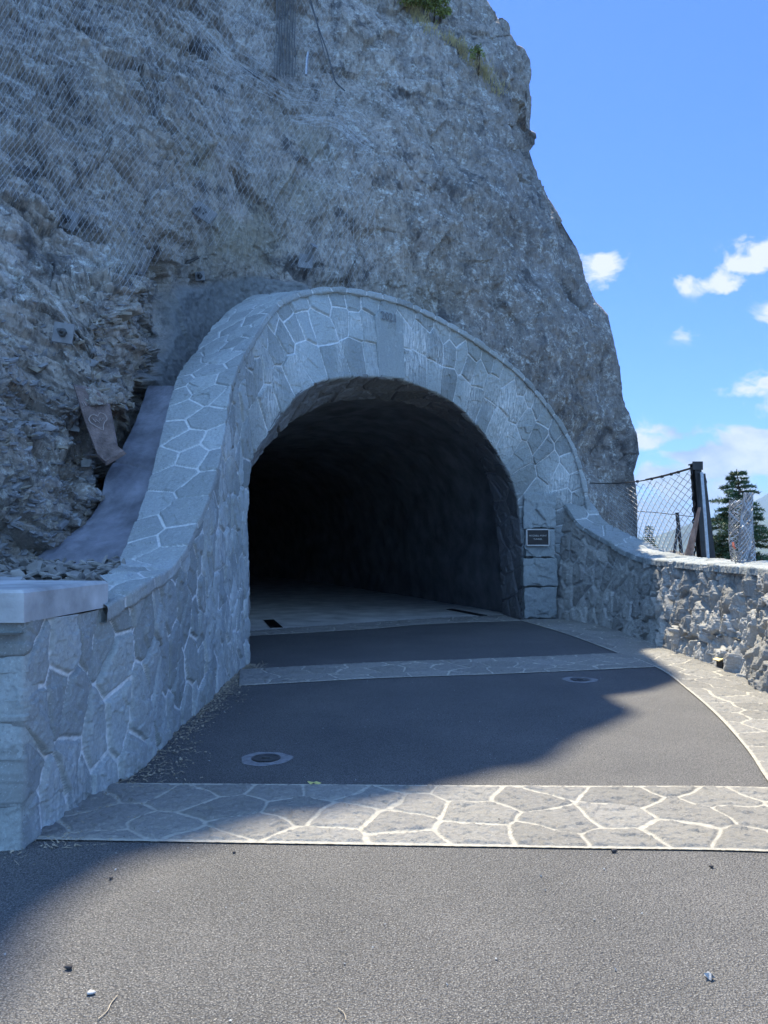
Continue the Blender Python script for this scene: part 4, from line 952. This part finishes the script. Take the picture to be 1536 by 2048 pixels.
def pebble(px,py,s,label,m_=M_PEB,seed=1,name='pebble',cat='stone',flat=.55):
    rg=np.random.default_rng(seed); c=GZ(px,py); mb=MB(); n2=9
    V=[];R_=5
    for i in range(R_+1):
        ph=math.pi*i/R_
        for k in range(n2):
            a=2*math.pi*k/n2; r=s*(1+.18*math.sin(3*a+seed)+rg.uniform(-.1,.1)); V.append(c+np.array([math.sin(ph)*math.cos(a)*r,math.sin(ph)*math.sin(a)*r*.8,s*flat*(1-math.cos(ph))+.002]))
    mb.add(V,[[i*n2+k,i*n2+(k+1)%n2,(i+1)*n2+(k+1)%n2,(i+1)*n2+k] for i in range(R_) for k in range(n2)])
    props(mb.build(name,m_,None,True),label,cat)
pebble(1228,1705,.016,'dark round pebble on the front edge of the nearest paving band',seed=3)
pebble(138,1939,.015,'dark pebble lying alone on the asphalt at the lower left',seed=4)
pebble(1423,1736,.011,'tiny dark stone on the asphalt at the right in front of the paving band',seed=5)
pebble(222,1759,.010,'tiny dark crumb at the shadow edge left of the road',seed=6)
pebble(468,1707,.009,'tiny dark crumb just in front of the paving band near the shadow',seed=7)
pebble(182,1989,.016,'pale flat stone chip near the bottom left corner of the road',m_=M_CONC,seed=8,flat=.35)
fx_=thing('boxy_object',GZ(1443,1337),'small dark box fitting at the foot of the sunlit wall','light fitting')  # plain boxy object at the wall foot, no lamp
c=GZ(1443,1338); b=MB(); b.box(c+np.array([0,0,.05]),(.085,.09,.10),frame((.95,.3,0),(-.3,.95,0)),.008); b.build('box_body',M_STEEL,fx_)
b=MB(); b.box(c+np.array([-.03,.0,.125]),(.10,.12,.012),frame((.9,.2,.3),(0,.95,.1))); b.build('box_top',simple('brassy_lit_top',(.55,.45,.25),.5,.3,.2,9,0),fx_)  # brass tone also paints the sunlit top and left side of the box
def leaf(px,py,s,m_,label,rot=0):
    c=GZ(px,py)+np.array([0,0,.012]); mb=MB(); V=[c+np.array([0,0,.01])]
    n2=10
    for k in range(n2):
        a=rot+2*math.pi*k/n2; r=s*(1. if k%2==0 else .45); V.append(c+np.array([math.cos(a)*r,math.sin(a)*r,.012*math.sin(k*2.)]))
    mb.add(V,[[0,1+k,1+(k+1)%n2] for k in range(n2)]); props(mb.build('leaf',m_),label,'leaf')
leaf(628,1571,.05,simple('dry_leaf',(.45,.42,.15),.7,0,.2,20,0),'yellowish lobed leaf at the far edge of the nearest paving band',.3)
leaf(1418,1958,.022,M_CONC,'pale scrap on the asphalt at the lower right',.9)
def twig(pts,r,label):
    b=MB(); b.tube(resample([GZ(a,b_)+np.array([0,0,.006]) for a,b_ in pts],16),r,5); props(b.build('twig',M_TWIG),label,'twig')
twig([(196,2042),(214,2026),(222,2010),(235,1994)],.0022,'thin pale twig near the bottom left of the road')
twig([(676,2020),(688,2030),(692,2044)],.002,'curled dry twig at the bottom edge of the view')
twig([(518,1338),(526,1330),(524,1322)],.004,'reddish twig at the foot of the left jamb')
mb=MB(); rg=np.random.default_rng(4)
for k in range(2600):
    s=rg.random()**.8; y=np.interp(s,[0,1],[3.75,10.1]); x=np.interp(y,[3.9,4.85,10.2],[-1.84,-1.79,-1.8])+abs(rg.normal())*.13*(1.6 if y<6 else 1)+.01
    if y<3.99: x-=rg.random()*1.2
    q=np.array([x,y,.006]); 
    if rg.random()<.25:
        a=rg.uniform(0,6.28); L=rg.uniform(.02,.09); mb.tube([q,q+np.array([math.cos(a)*L,math.sin(a)*L,.006])],.0016,3,False)
    else: flake(q+np.array([0,0,.003]),rg.uniform(.004,.014),rg,.4,mb)
props(mb.build('leaf_litter',M_TWIG),'fine litter of needles and stone crumbs along the foot of the left wall','litter',kind='stuff')
mb=MB()
for k in range(260):
    q=np.array([rg.uniform(-3,3.5),rg.uniform(2.2,9),.006]); flake(q,rg.uniform(.003,.007),rg,.5,mb)
props(mb.build('grit',M_CONC),'scattered pale grit on the asphalt','grit',kind='stuff')
print('SCENE BUILT')
